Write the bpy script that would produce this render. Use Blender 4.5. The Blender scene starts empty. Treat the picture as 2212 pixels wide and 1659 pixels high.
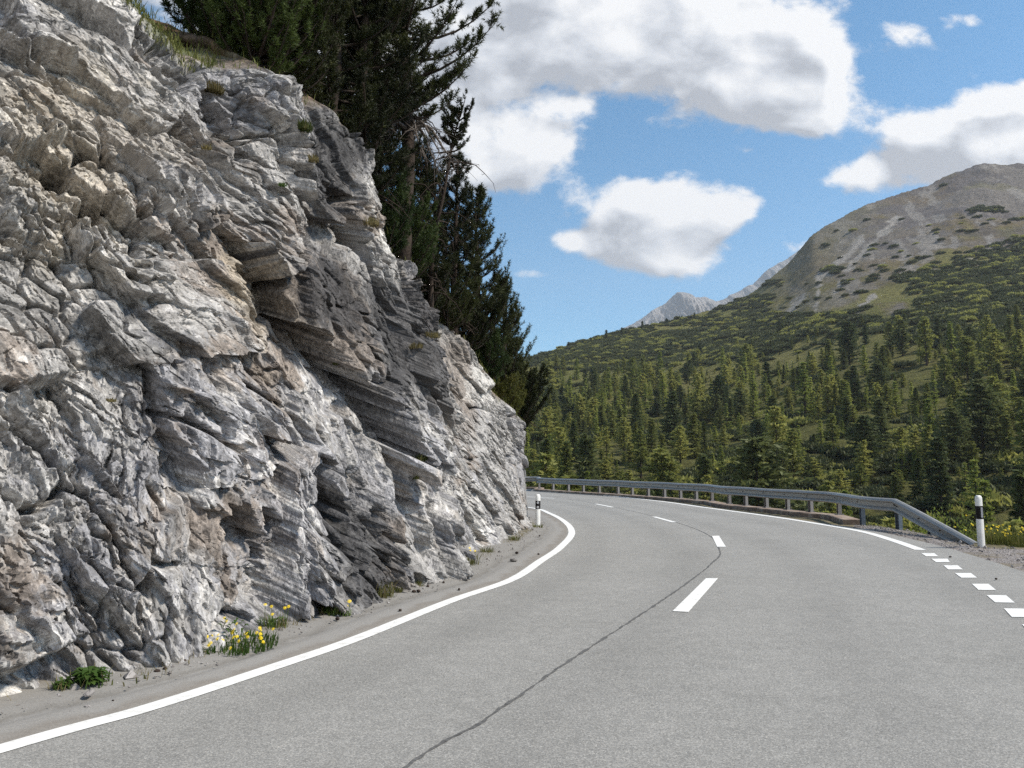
import bpy, math, random
import numpy as np
from mathutils import Vector

R = math.radians
S = bpy.context.scene
COL = S.collection
W, H, F = 2212.0, 1659.0, 1663.0            # reference frame in which the photo was measured
CAM_Z = 1.6
PITCH = R(5.86)

# ------------------------------------------------------------------ camera
cam_d = bpy.data.cameras.new('camera')
cam = bpy.data.objects.new('camera', cam_d)
COL.objects.link(cam)
cam.location = (0, 0, CAM_Z)
cam.rotation_euler = (R(90) + PITCH, 0, 0)
cam_d.sensor_width = 36
cam_d.lens = 36 * F / W
cam_d.clip_start = 0.1
cam_d.clip_end = 30000
S.camera = cam

# ------------------------------------------------------------------ light and exposure
SUN_AZ, SUN_EL = R(97), R(46)               # azimuth clockwise from +Y (the view direction)
S.view_settings.view_transform = 'Standard'
S.view_settings.look = 'None'
S.view_settings.gamma = 1
S.view_settings.exposure = 0.83
S.cycles.max_bounces = 6
S.cycles.diffuse_bounces = 3
S.cycles.use_denoising = False

sun_d = bpy.data.lights.new('sun', 'SUN')
sun_d.energy = 3.7
sun_d.angle = R(8)
sun_d.color = (1.0, 0.93, 0.82)
sun = bpy.data.objects.new('sun', sun_d)
COL.objects.link(sun)
to_sun = Vector((math.sin(SUN_AZ) * math.cos(SUN_EL), math.cos(SUN_AZ) * math.cos(SUN_EL), math.sin(SUN_EL)))
sun.rotation_euler = to_sun.to_track_quat('Z', 'Y').to_euler()
sun.location = (30, 10, 40)


def ray(px, py):
    x, y = (px - W / 2) / F, -(py - H / 2) / F
    c, s = math.cos(PITCH), math.sin(PITCH)
    return Vector((x, c - y * s, s + y * c))


def at(px, py, z=0.0):                       # photo point lying on the plane at height z
    d = ray(px, py)
    t = (z - CAM_Z) / d.z
    return Vector((d.x * t, d.y * t, z))


def pt(px, py, Y):                           # photo point at distance Y ahead
    d = ray(px, py)
    t = Y / d.y
    return Vector((d.x * t, Y, CAM_Z + d.z * t))


def proj(P):                                 # numpy: world points -> photo pixels
    c, s = math.cos(PITCH), math.sin(PITCH)
    dx, dy, dz = P[..., 0], P[..., 1], P[..., 2] - CAM_Z
    dep = np.maximum(dy * c + dz * s, 0.05)
    up = -dy * s + dz * c
    return W / 2 + F * dx / dep, H / 2 - F * up / dep


# ------------------------------------------------------------------ sky
def build_world():
    w = bpy.data.worlds.new('World')
    S.world = w
    w.use_nodes = True
    nt = w.node_tree
    N, L = nt.nodes, nt.links
    N.clear()

    # cloud density group: (u, v) on the plane one unit ahead -> density
    g = bpy.data.node_groups.new('cloud_density', 'ShaderNodeTree')
    g.interface.new_socket('P', in_out='INPUT', socket_type='NodeSocketVector')
    g.interface.new_socket('D', in_out='OUTPUT', socket_type='NodeSocketFloat')
    g.interface.new_socket('S', in_out='OUTPUT', socket_type='NodeSocketFloat')
    gi, go = g.nodes.new('NodeGroupInput'), g.nodes.new('NodeGroupOutput')
    gl = g.links

    def vm(op, a, b=None):
        n = g.nodes.new('ShaderNodeVectorMath'); n.operation = op
        for i, v in enumerate((a, b)):
            if v is None: continue
            if isinstance(v, tuple): n.inputs[i].default_value = v
            else: gl.new(v, n.inputs[i])
        return n.outputs['Value'] if op in ('DOT_PRODUCT', 'LENGTH') else n.outputs['Vector']

    def mt(op, a, b=None, c=None, clamp=False):
        n = g.nodes.new('ShaderNodeMath'); n.operation = op; n.use_clamp = clamp
        for i, v in enumerate((a, b, c)):
            if v is None: continue
            if isinstance(v, (int, float)): n.inputs[i].default_value = v
            else: gl.new(v, n.inputs[i])
        return n.outputs[0]

    def noise(p, scale, detail, rough, dist=0.0):
        n = g.nodes.new('ShaderNodeTexNoise')
        n.inputs['Scale'].default_value = scale; n.inputs['Detail'].default_value = detail
        n.inputs['Roughness'].default_value = rough; n.inputs['Distortion'].default_value = dist
        gl.new(p, n.inputs['Vector'])
        return n.outputs['Fac']
    P = gi.outputs[0]
    # gentle warp of the position
    nw = g.nodes.new('ShaderNodeTexNoise'); nw.inputs['Scale'].default_value = 7; nw.inputs['Detail'].default_value = 3
    gl.new(P, nw.inputs['Vector'])
    wv = vm('MULTIPLY', vm('SUBTRACT', nw.outputs['Color'], (.5, .5, .5)), (.10, .07, 0))
    Q = vm('ADD', P, wv)
    blobs = [(1450, 40, 330, 130, 1.25), (1640, 190, 210, 90, 1.1), (1765, 115, 95, 78, 1.0), (1690, 245, 140, 45, .9),
             (1300, 120, 130, 90, .9), (1090, 50, 170, 120, 1.0), (960, 190, 150, 120, 1.0), (1120, 330, 120, 100, 1.1), (1010, 400, 90, 60, .7),
             (1190, 310, 60, 50, .5),
             (1390, 490, 170, 82, 1.25), (1420, 410, 120, 58, .8), (1570, 450, 62, 40, .75), (1440, 560, 100, 34, .7), (1235, 522, 66, 26, .7),
             (1500, 500, 90, 60, .6), (2035, 355, 165, 78, 1.15), (2200, 290, 120, 95, 1.15), (2150, 225, 110, 60, .9), (1985, 290, 70, 45, .7), (1850, 390, 90, 60, .8), (2300, 330, 160, 90, 1.0),
             (1975, 78, 72, 50, .68), (2085, 38, 56, 26, .56), (1150, 592, 44, 15, .62), (1715, 535, 50, 26, .6), (1245, 232, 40, 16, .5), (1610, 322, 34, 14, .45),
             (700, 100, 300, 200, 1.0), (1000, -150, 400, 150, 1.0), (1700, -200, 300, 120, .8), (300, -100, 400, 200, .8)]
    tot = None
    for (px, py, rx, ry, a) in blobs:
        d = ray(px, py)
        c = (d.x / d.y, d.z / d.y, 0)
        v = vm('MULTIPLY', vm('SUBTRACT', Q, c), (F / rx / 1.05, F / ry / 1.05, 0))
        e = mt('EXPONENT', mt('MULTIPLY', vm('DOT_PRODUCT', v, v), -1.0))
        tot = mt('MULTIPLY', e, a) if tot is None else mt('MULTIPLY_ADD', e, a, tot)
    tot = mt('MINIMUM', tot, 1.35)
    Ps = vm('MULTIPLY', P, (1.0, 1.35, 1.0))
    n1 = noise(Ps, 9.0, 9.0, .60, .25)
    n2 = noise(Ps, 30.0, 6.0, .62, .2)
    nn = mt('MULTIPLY_ADD', mt('SUBTRACT', n2, .5), .55, mt('SUBTRACT', n1, .5))
    d = mt('SUBTRACT', mt('MULTIPLY_ADD', nn, 1.35, tot), .52)
    gl.new(d, go.inputs[0])
    n3 = noise(Ps, 9.0, 4.0, .5, .25)
    gl.new(mt('SUBTRACT', mt('MULTIPLY_ADD', mt('SUBTRACT', n3, .5), 1.7, tot), .50), go.inputs[1])

    def wm(op, a, b=None, c=None, clamp=False):
        n = N.new('ShaderNodeMath'); n.operation = op; n.use_clamp = clamp
        for i, v in enumerate((a, b, c)):
            if v is None: continue
            if isinstance(v, (int, float)): n.inputs[i].default_value = v
            else: L.new(v, n.inputs[i])
        return n.outputs[0]
    tc = N.new('ShaderNodeTexCoord')
    sep = N.new('ShaderNodeSeparateXYZ'); L.new(tc.outputs['Generated'], sep.inputs[0])
    yy = wm('MAXIMUM', wm('ABSOLUTE', sep.outputs['Y']), .12)
    cb = N.new('ShaderNodeCombineXYZ')
    L.new(wm('DIVIDE', sep.outputs['X'], yy), cb.inputs[0]); L.new(wm('DIVIDE', sep.outputs['Z'], yy), cb.inputs[1])
    g1 = N.new('ShaderNodeGroup'); g1.node_tree = g; L.new(cb.outputs[0], g1.inputs[0])
    off = N.new('ShaderNodeVectorMath'); off.operation = 'ADD'; off.inputs[1].default_value = (.022, .030, 0)
    L.new(cb.outputs[0], off.inputs[0])
    g2 = N.new('ShaderNodeGroup'); g2.node_tree = g; L.new(off.outputs[0], g2.inputs[0])
    sm = N.new('ShaderNodeMapRange'); sm.interpolation_type = 'SMOOTHSTEP'
    sm.inputs['From Min'].default_value = -.08; sm.inputs['From Max'].default_value = .38
    rear = wm('MULTIPLY', wm('MAXIMUM', wm('MULTIPLY_ADD', sep.outputs['Y'], -1.0, .15), 0), .75)
    L.new(wm('ADD', g1.outputs[0], rear), sm.inputs['Value'])
    # above the cloud's own thickness: brightest where little cloud lies towards the sun
    lit = wm('MULTIPLY_ADD', wm('SUBTRACT', g1.outputs[1], g2.outputs[1]), 1.8, .70)
    thick = wm('MULTIPLY', wm('MAXIMUM', wm('SUBTRACT', g1.outputs[1], .35), 0), .74)
    shade = wm('SUBTRACT', lit, thick, clamp=True)
    ramp = N.new('ShaderNodeValToRGB')
    ramp.color_ramp.elements[0].position = 0.0; ramp.color_ramp.elements[0].color = (.25, .262, .29, 1)
    ramp.color_ramp.elements[1].position = .85; ramp.color_ramp.elements[1].color = (.56, .56, .565, 1)
    e = ramp.color_ramp.elements.new(.42); e.color = (.40, .415, .445, 1)
    L.new(shade, ramp.inputs['Fac'])
    sky = N.new('ShaderNodeTexSky'); sky.sky_type = 'NISHITA'; sky.sun_disc = False
    sky.sun_elevation = SUN_EL; sky.sun_rotation = SUN_AZ
    sky.altitude = 2000; sky.air_density = 1.0; sky.dust_density = .5; sky.ozone_density = 1.0
    STR = .10
    hs = N.new('ShaderNodeHueSaturation'); hs.inputs['Saturation'].default_value = 1.34; hs.inputs['Value'].default_value = 1.0; hs.inputs['Hue'].default_value = .487
    L.new(sky.outputs[0], hs.inputs['Color'])
    cl = N.new('ShaderNodeVectorMath'); cl.operation = 'SCALE'; cl.inputs['Scale'].default_value = 1.0 / STR
    L.new(ramp.outputs['Color'], cl.inputs[0])
    mix = N.new('ShaderNodeMix'); mix.data_type = 'RGBA'
    L.new(sm.outputs[0], mix.inputs['Factor'])
    L.new(hs.outputs[0], mix.inputs['A']); L.new(cl.outputs[0], mix.inputs['B'])
    bg = N.new('ShaderNodeBackground'); bg.inputs['Strength'].default_value = STR
    L.new(mix.outputs['Result'], bg.inputs['Color'])
    out = N.new('ShaderNodeOutputWorld'); L.new(bg.outputs[0], out.inputs[0])


build_world()

# ================================================================== helpers
rnd = random.Random(7)
rng = np.random.default_rng(11)


def tag(o, label=None, cat=None, group=None, kind=None):
    if label: o['label'] = label
    if cat: o['category'] = cat
    if group: o['group'] = group
    if kind: o['kind'] = kind
    return o


def mesh_np(name, V, faces, mat=None, smooth=False, attrs=None, mat_idx=None):
    """V (n,3); faces: list of int arrays (m,3) and/or (m,4)."""
    V = np.ascontiguousarray(V, dtype=np.float32)
    faces = [np.asarray(f, dtype=np.int32) for f in faces if len(f)]
    me = bpy.data.meshes.new(name)
    me.vertices.add(len(V)); me.vertices.foreach_set('co', V.ravel())
    nl = sum(f.size for f in faces); npol = sum(len(f) for f in faces)
    me.loops.add(nl); me.polygons.add(npol)
    me.loops.foreach_set('vertex_index', np.concatenate([f.ravel() for f in faces]))
    st, k = [], 0
    for f in faces:
        st.append(np.arange(len(f), dtype=np.int32) * f.shape[1] + k); k += f.size
    me.polygons.foreach_set('loop_start', np.concatenate(st))
    if mat_idx is not None: me.polygons.foreach_set('material_index', np.asarray(mat_idx, dtype=np.int32))
    for m in (mat if isinstance(mat, (list, tuple)) else [mat]):
        if m: me.materials.append(m)
    me.update(calc_edges=True)
    me.polygons.foreach_set('use_smooth', np.full(npol, bool(smooth)))
    for an, av in (attrs or {}).items():
        if av.ndim == 2:
            a = me.attributes.new(an, 'FLOAT_COLOR', 'POINT')
            c = np.ones((len(V), 4), np.float32); c[:, :3] = av
            a.data.foreach_set('color', c.ravel())
        else:
            a = me.attributes.new(an, 'FLOAT', 'POINT'); a.data.foreach_set('value', av.astype(np.float32))
    return me


def obj(name, me, parent=None, loc=None):
    o = bpy.data.objects.new(name, me)
    COL.objects.link(o)
    if parent: o.parent = parent
    if loc is not None: o.location = loc
    return o


def empty(name, loc, rz=0.0):
    o = bpy.data.objects.new(name, None)
    o.empty_display_size = .3
    COL.objects.link(o); o.location = loc; o.rotation_euler = (0, 0, rz)
    return o


class MB:
    """gathers vertices and faces, then becomes one mesh"""
    def __init__(s): s.V, s.T, s.Q, s.n = [], [], [], 0
    def add(s, V, T=None, Q=None):
        V = np.asarray(V, dtype=np.float64).reshape(-1, 3)
        s.V.append(V)
        if T is not None and len(T): s.T.append(np.asarray(T) + s.n)
        if Q is not None and len(Q): s.Q.append(np.asarray(Q) + s.n)
        s.n += len(V)
    def tube(s, P, rad, k=6, cap=True):
        P = np.asarray(P, float); n = len(P)
        rad = np.broadcast_to(np.asarray(rad, float), (n,))
        t = np.gradient(P, axis=0); t /= np.linalg.norm(t, axis=1)[:, None] + 1e-9
        ref = np.array([0, 0, 1.]) if abs(t[0, 2]) < .9 else np.array([1., 0, 0])
        a = np.cross(t, ref); a /= np.linalg.norm(a, axis=1)[:, None] + 1e-9
        b = np.cross(t, a)
        th = np.arange(k) * 2 * np.pi / k
        V = P[:, None] + rad[:, None, None] * (np.cos(th)[None, :, None] * a[:, None] + np.sin(th)[None, :, None] * b[:, None])
        i = np.arange(n - 1)[:, None] * k; j = np.arange(k)[None]; j2 = (j + 1) % k
        Q = np.stack([i + j, i + j2, i + k + j2, i + k + j], -1).reshape(-1, 4)
        V = V.reshape(-1, 3); T = None
        if cap:
            V = np.vstack([V, P[:1], P[-1:]])
            jj = np.arange(k)
            T = np.vstack([np.stack([np.full(k, n * k), (jj + 1) % k, jj], -1),
                           np.stack([np.full(k, n * k + 1), (n - 1) * k + jj, (n - 1) * k + (jj + 1) % k], -1)])
        s.add(V, T, Q)
    def box(s, lo, hi):
        x0, y0, z0 = lo; x1, y1, z1 = hi
        V = [(x0, y0, z0), (x1, y0, z0), (x1, y1, z0), (x0, y1, z0), (x0, y0, z1), (x1, y0, z1), (x1, y1, z1), (x0, y1, z1)]
        s.add(V, None, [(0, 3, 2, 1), (4, 5, 6, 7), (0, 1, 5, 4), (1, 2, 6, 5), (2, 3, 7, 6), (3, 0, 4, 7)])
    def mesh(s, name, mat, smooth=False, attrs=None):
        f = []
        if s.T: f.append(np.vstack(s.T))
        if s.Q: f.append(np.vstack(s.Q))
        return mesh_np(name, np.vstack(s.V), f, mat, smooth, attrs)
    def build(s, name, mat, parent=None, smooth=False):
        return obj(name, s.mesh(name, mat, smooth), parent)


# ---- numpy noise
def h2(ix, iy, seed):
    x = (ix.astype(np.int64) * 374761393 + iy.astype(np.int64) * 668265263 + seed * 1442695041) & 0xffffffff
    x = ((x ^ (x >> 13)) * 1274126177) & 0xffffffff
    x = ((x ^ (x >> 16)) * 2246822519) & 0xffffffff
    return ((x ^ (x >> 15)) & 0xffffff).astype(np.float32) / 16777216.0


def vnoise(x, y, seed):
    ix, iy = np.floor(x), np.floor(y)
    fx, fy = (x - ix).astype(np.float32), (y - iy).astype(np.float32)
    fx = fx * fx * (3 - 2 * fx); fy = fy * fy * (3 - 2 * fy)
    a, b = h2(ix, iy, seed), h2(ix + 1, iy, seed)
    c, d = h2(ix, iy + 1, seed), h2(ix + 1, iy + 1, seed)
    return (a + (b - a) * fx) * (1 - fy) + (c + (d - c) * fx) * fy - .5


def fbm(x, y, seed, octv=4, gain=.5):
    o, a, f = 0, 1.0, 1.0
    for i in range(octv):
        o = o + a * vnoise(x * f, y * f, seed + i * 17); a *= gain; f *= 2.03
    return o


def voro(x, y, seed):
    ix, iy = np.floor(x), np.floor(y)
    best = np.full(x.shape, 9., np.float32)
    bx = np.zeros_like(best); by = np.zeros_like(best); cx = np.zeros_like(ix); cy = np.zeros_like(iy)
    for di in (-1, 0, 1):
        for dj in (-1, 0, 1):
            jx, jy = ix + di, iy + dj
            dx = (jx + h2(jx, jy, seed) - x).astype(np.float32)
            dy = (jy + h2(jx, jy, seed + 5) - y).astype(np.float32)
            d = dx * dx + dy * dy
            m = d < best
            best[m] = d[m]; bx[m] = dx[m]; by[m] = dy[m]; cx[m] = jx[m]; cy[m] = jy[m]
    return cx, cy, -bx, -by, best


def facets(x, y, seed, tilt, conv):
    """continuous faceted relief: the highest of the tilted plates of the nearest cells"""
    ix, iy = np.floor(x), np.floor(y)
    best = np.full(x.shape, -9., np.float32); tid = np.zeros(x.shape, np.float32)
    for di in (-1, 0, 1):
        for dj in (-1, 0, 1):
            jx, jy = ix + di, iy + dj
            dx = (x - jx - h2(jx, jy, seed)).astype(np.float32); dy = (y - jy - h2(jx, jy, seed + 5)).astype(np.float32)
            r1 = h2(jx, jy, seed + 9)
            v = (r1 - .5) * .5 + tilt * ((h2(jx, jy, seed + 13) - .5) * dx + (h2(jx, jy, seed + 21) - .5) * 1.6 * dy) - conv * (dx * dx + dy * dy)
            m = v > best
            best[m] = v[m]; tid[m] = h2(jx, jy, seed + 31)[m]
    return best, tid


def spline(pts, n):
    """Catmull-Rom through pts, n evenly spaced samples"""
    P = np.asarray([tuple(p) for p in pts], float)
    P = np.vstack([2 * P[0] - P[1], P, 2 * P[-1] - P[-2]])
    out = []
    for i in range(1, len(P) - 2):
        t = np.linspace(0, 1, 24, endpoint=False)[:, None]
        a, b, c, d = P[i - 1], P[i], P[i + 1], P[i + 2]
        out.append(.5 * (2 * b + (c - a) * t + (2 * a - 5 * b + 4 * c - d) * t ** 2 + (3 * b - a - 3 * c + d) * t ** 3))
    out.append(P[-2][None]); C = np.vstack(out)
    s = np.concatenate([[0], np.cumsum(np.linalg.norm(np.diff(C, axis=0), axis=1))])
    u = np.linspace(0, s[-1], n)
    return np.stack([np.interp(u, s, C[:, k]) for k in range(C.shape[1])], -1)


def sstep(a, b, x):
    t = np.clip((x - a) / (b - a), 0, 1)
    return t * t * (3 - 2 * t)


# ---- materials
class NT:
    def __init__(s, name, rough=.8, spec=.3):
        s.m = bpy.data.materials.new(name); s.m.use_nodes = True
        s.N, s.L = s.m.node_tree.nodes, s.m.node_tree.links
        s.b = s.N['Principled BSDF']
        s.b.inputs['Roughness'].default_value = rough
        s.b.inputs['Specular IOR Level'].default_value = spec
        s.tc = s.N.new('ShaderNodeTexCoord')
    def noise(s, scale, detail=4, rough=.5, vec=None, dist=0):
        n = s.N.new('ShaderNodeTexNoise'); n.inputs['Scale'].default_value = scale
        n.inputs['Detail'].default_value = detail; n.inputs['Roughness'].default_value = rough; n.inputs['Distortion'].default_value = dist
        s.L.new(vec or s.tc.outputs['Object'], n.inputs['Vector'])
        return n.outputs['Fac']
    def voro(s, scale, vec=None, out='Distance', feature='F1'):
        n = s.N.new('ShaderNodeTexVoronoi'); n.inputs['Scale'].default_value = scale; n.feature = feature
        s.L.new(vec or s.tc.outputs['Object'], n.inputs['Vector'])
        return n.outputs[out]
    def math(s, op, a, b=None, c=None, clamp=False):
        n = s.N.new('ShaderNodeMath'); n.operation = op; n.use_clamp = clamp
        for i, v in enumerate((a, b, c)):
            if v is None: continue
            if isinstance(v, (int, float)): n.inputs[i].default_value = v
            else: s.L.new(v, n.inputs[i])
        return n.outputs[0]
    def ramp(s, fac, stops):
        r = s.N.new('ShaderNodeValToRGB'); els = r.color_ramp.elements
        while len(els) < len(stops): els.new(.5)
        for e, (p, c) in zip(els, stops):
            e.position = p; e.color = (*c, 1) if len(c) == 3 else c
        s.L.new(fac, r.inputs['Fac'])
        return r.outputs['Color']
    def rng(s, v, a, b, c=0., d=1.):
        n = s.N.new('ShaderNodeMapRange'); n.inputs['From Min'].default_value = a; n.inputs['From Max'].default_value = b
        n.inputs['To Min'].default_value = c; n.inputs['To Max'].default_value = d
        s.L.new(v, n.inputs['Value']); return n.outputs[0]
    def mix(s, f, a, b, mode='MIX'):
        n = s.N.new('ShaderNodeMix'); n.data_type = 'RGBA'; n.blend_type = mode
        for k, v in (('Factor', f), ('A', a), ('B', b)):
            if isinstance(v, (int, float)): n.inputs[k].default_value = v
            elif isinstance(v, tuple): n.inputs[k].default_value = (*v, 1)
            else: s.L.new(v, n.inputs[k])
        return n.outputs['Result']
    def attr(s, name, out='Color'):
        n = s.N.new('ShaderNodeAttribute'); n.attribute_name = name; return n.outputs[out]
    def info(s, out='Random'):
        return s.N.new('ShaderNodeObjectInfo').outputs[out]
    def bump(s, h, strength, dist):
        n = s.N.new('ShaderNodeBump'); n.inputs['Strength'].default_value = strength; n.inputs['Distance'].default_value = dist
        s.L.new(h, n.inputs['Height']); s.L.new(n.outputs[0], s.b.inputs['Normal'])
    def color(s, c):
        if isinstance(c, tuple): s.b.inputs['Base Color'].default_value = (*c, 1)
        else: s.L.new(c, s.b.inputs['Base Color'])
        return s
    def sheen_translucent(s, amt, c):
        t = s.N.new('ShaderNodeBsdfTranslucent')
        s.L.new(c, t.inputs['Color'])
        mx = s.N.new('ShaderNodeMixShader'); mx.inputs[0].default_value = amt
        s.L.new(s.b.outputs[0], mx.inputs[1]); s.L.new(t.outputs[0], mx.inputs[2])
        s.L.new(mx.outputs[0], s.N['Material Output'].inputs['Surface'])


M = {}


def build_materials():
    # asphalt: pale worn aggregate with tracks and blotches
    t = NT('asphalt', .85, .25)
    big = t.noise(.55, 5, .55); mid = t.noise(6, 4, .6); fine = t.noise(95, 3, .75); v = t.voro(115, out='Color')
    sepv = t.N.new('ShaderNodeSeparateColor'); t.L.new(v, sepv.inputs[0])
    c = t.ramp(big, [(.3, (.222, .219, .21)), (.7, (.285, .28, .27))])
    c = t.mix(.5, c, t.ramp(mid, [(.3, (.225, .22, .207)), (.7, (.305, .297, .28))]))
    u = t.attr('across', 'Fac')
    def band(c0, w): return t.math('EXPONENT', t.math('MULTIPLY', t.math('POWER', t.math('DIVIDE', t.math('SUBTRACT', u, c0), w), 2.0), -1.0))
    tr = t.math('ADD', t.math('ADD', band(.13, .05), band(.37, .05)), t.math('ADD', band(.60, .05), band(.83, .05)))
    tr = t.math('MULTIPLY', tr, t.math('MULTIPLY_ADD', t.noise(.9, 5, .65), 1.2, -.1))
    c = t.mix(t.math('MULTIPLY', tr, .5, clamp=True), c, (.165, .162, .155))
    mp_ = t.N.new('ShaderNodeMapping'); mp_.inputs['Scale'].default_value = (.5, 2.2, 1); mp_.inputs['Rotation'].default_value = (0, 0, .5); t.L.new(t.tc.outputs['Object'], mp_.inputs[0])
    c = t.mix(t.rng(t.noise(1.3, 6, .7, mp_.outputs[0]), .56, .74, 0., .45), c, (.185, .18, .17))
    c = t.mix(t.rng(t.noise(3.1, 3, .6), .70, .76, 0., .35), c, (.33, .325, .31))
    c = t.mix(.85, c, t.ramp(sepv.outputs[0], [(0, (.33, .33, .33)), (.5, (.495, .495, .49)), (.9, (.64, .635, .625)), (1, (.80, .79, .77))]), 'OVERLAY')
    c = t.mix(.6, c, t.ramp(fine, [(.32, (.33, .33, .33)), (.68, (.66, .66, .66))]), 'OVERLAY')
    t.color(c); t.bump(t.math('ADD', fine, sepv.outputs[0]), .5, .004)
    M['asphalt'] = t.m
    # gutter strip: greyer, dusty
    t = NT('gutter_concrete', .9, .2)
    u = t.attr('across', 'Fac')
    n = t.noise(2.2, 5, .6); f = t.noise(70, 4, .7)
    c = t.ramp(t.math('MULTIPLY_ADD', t.math('SUBTRACT', n, .5), .35, u),
               [(0, (.20, .185, .165)), (.22, (.245, .235, .22)), (.5, (.225, .215, .20)), (.58, (.185, .175, .16)), (.64, (.265, .255, .24)), (.84, (.255, .245, .23)), (.93, (.205, .188, .168)), (1, (.225, .21, .19))])
    c = t.mix(.65, c, t.ramp(f, [(.3, (.36, .36, .36)), (.7, (.62, .62, .62))]), 'OVERLAY')
    t.color(c); t.bump(f, .5, .006)
    M['gutter'] = t.m
    t = NT('marking_paint', .6, .3)
    n = t.noise(9, 6, .65); w = t.noise(120, 3, .7)
    c = t.mix(t.rng(n, .50, .72), (.76, .755, .73), (.56, .55, .525)); c = t.mix(t.rng(t.noise(38, 5, .8), .64, .70), c, (.33, .325, .31))
    c = t.mix(t.rng(w, .62, .72), c, (.52, .52, .50))
    t.color(c); t.bump(w, .3, .003)
    M['paint'] = t.m
    t = NT('bitumen_seam', .8, .3); t.color(t.ramp(t.noise(30, 4, .6), [(.3, (.05, .05, .05)), (.7, (.15, .147, .142))])); M['bitumen'] = t.m
    # rock
    t = NT('cliff_rock', .88, .2)
    base = t.attr('rock')
    mp = t.N.new('ShaderNodeMapping'); mp.inputs['Scale'].default_value = (1, 1.5, 1.3); t.L.new(t.attr('bed', 'Vector'), mp.inputs[0])
    bv = mp.outputs[0]
    wn = t.N.new('ShaderNodeTexNoise'); wn.inputs['Scale'].default_value = 9; wn.inputs['Detail'].default_value = 3; t.L.new(bv, wn.inputs['Vector'])
    wa = t.N.new('ShaderNodeVectorMath'); wa.operation = 'MULTIPLY_ADD'; wa.inputs[1].default_value = (.09, .09, .09)
    t.L.new(wn.outputs['Color'], wa.inputs[0]); t.L.new(bv, wa.inputs[2]); bw = wa.outputs[0]
    n1 = t.noise(10, 6, .7, bw); n2 = t.noise(55, 4, .75, bw)
    va = t.voro(17, bw, 'Color'); vb = t.voro(46, bw, 'Color')
    sa = t.N.new('ShaderNodeSeparateColor'); t.L.new(va, sa.inputs[0])
    sb = t.N.new('ShaderNodeSeparateColor'); t.L.new(vb, sb.inputs[0])
    c = t.mix(.5, base, t.ramp(n1, [(.3, (.25, .25, .25)), (.5, (.5, .5, .5)), (.72, (.74, .735, .73))]), 'OVERLAY')
    c = t.mix(.45, c, t.ramp(n2, [(.3, (.28, .28, .28)), (.7, (.72, .72, .72))]), 'OVERLAY')
    c = t.mix(.45, c, t.ramp(sa.outputs[0], [(0, (.25, .25, .25)), (1, (.75, .75, .75))]), 'OVERLAY')
    c = t.mix(.40, c, t.ramp(sb.outputs[0], [(0, (.25, .25, .25)), (1, (.75, .75, .75))]), 'OVERLAY')
    t.color(c)
    # chipped surface: every small chip has a tilt of its own
    geo = t.N.new('ShaderNodeNewGeometry')
    def vma(a, k, off):
        n = t.N.new('ShaderNodeVectorMath'); n.operation = 'MULTIPLY_ADD'; n.inputs[1].default_value = (k, k, k)
        t.L.new(a, n.inputs[0])
        if off is None: n.inputs[2].default_value = (-k / 2, -k / 2, -k / 2)
        else: t.L.new(off, n.inputs[2])
        return n.outputs[0]
    def add(a, b):
        n = t.N.new('ShaderNodeVectorMath'); n.operation = 'ADD'; t.L.new(a, n.inputs[0]); t.L.new(b, n.inputs[1]); return n.outputs[0]
    nn = add(add(geo.outputs['Normal'], vma(va, .38, None)), vma(vb, .42, None))
    nz = t.N.new('ShaderNodeVectorMath'); nz.operation = 'NORMALIZE'; t.L.new(nn, nz.inputs[0])
    bp = t.N.new('ShaderNodeBump'); bp.inputs['Strength'].default_value = .45; bp.inputs['Distance'].default_value = .02
    t.L.new(t.math('ADD', n1, t.math('MULTIPLY', n2, .5)), bp.inputs['Height']); t.L.new(nz.outputs[0], bp.inputs['Normal'])
    t.L.new(bp.outputs[0], t.b.inputs['Normal'])
    M['rock'] = t.m
    # terrain with painted zones of real ground cover
    t = NT('hill_ground', .95, .1)
    n = t.noise(.35, 8, .72); n2 = t.noise(1.8, 5, .7)
    c = t.mix(.75, t.attr('cover'), t.ramp(n, [(.3, (.16, .16, .16)), (.5, (.5, .5, .5)), (.7, (.82, .82, .82))]), 'OVERLAY')
    c = t.mix(.5, c, t.ramp(n2, [(.3, (.3, .3, .3)), (.7, (.7, .7, .7))]), 'OVERLAY')
    t.color(c); t.bump(t.math('ADD', n, t.math('MULTIPLY', n2, .4)), 1.0, 3.0)
    M['hill'] = t.m
    t = NT('ground_soil', .95, .1)
    n = t.noise(3, 6, .7); n2 = t.noise(25, 4, .7)
    c = t.mix(t.rng(n, .42, .58), (.10, .095, .045), (.20, .165, .12))
    c = t.mix(.6, c, t.ramp(n2, [(.3, (.25, .25, .25)), (.7, (.75, .75, .75))]), 'OVERLAY')
    t.color(c); t.bump(n2, .7, .03); M['ground'] = t.m
    t = NT('gravel_shoulder', .95, .1)
    v = t.voro(38, out='Color'); sp = t.N.new('ShaderNodeSeparateColor'); t.L.new(v, sp.inputs[0])
    c = t.ramp(sp.outputs[0], [(0, (.13, .115, .105)), (.5, (.21, .19, .18)), (1, (.36, .335, .325))])
    c = t.mix(t.rng(t.noise(1.4, 5, .6), .5, .62), c, (.19, .165, .125))
    t.color(c); t.bump(t.voro(38), .8, .02); M['gravel'] = t.m
    t = NT('pebble', .9, .2); t.color(t.ramp(t.info(), [(0, (.16, .15, .14)), (1, (.30, .28, .27))])); M['pebble'] = t.m
    t = NT('pebble_mix', .9, .2)
    v = t.voro(9, out='Color'); sp = t.N.new('ShaderNodeSeparateColor'); t.L.new(v, sp.inputs[0])
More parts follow.
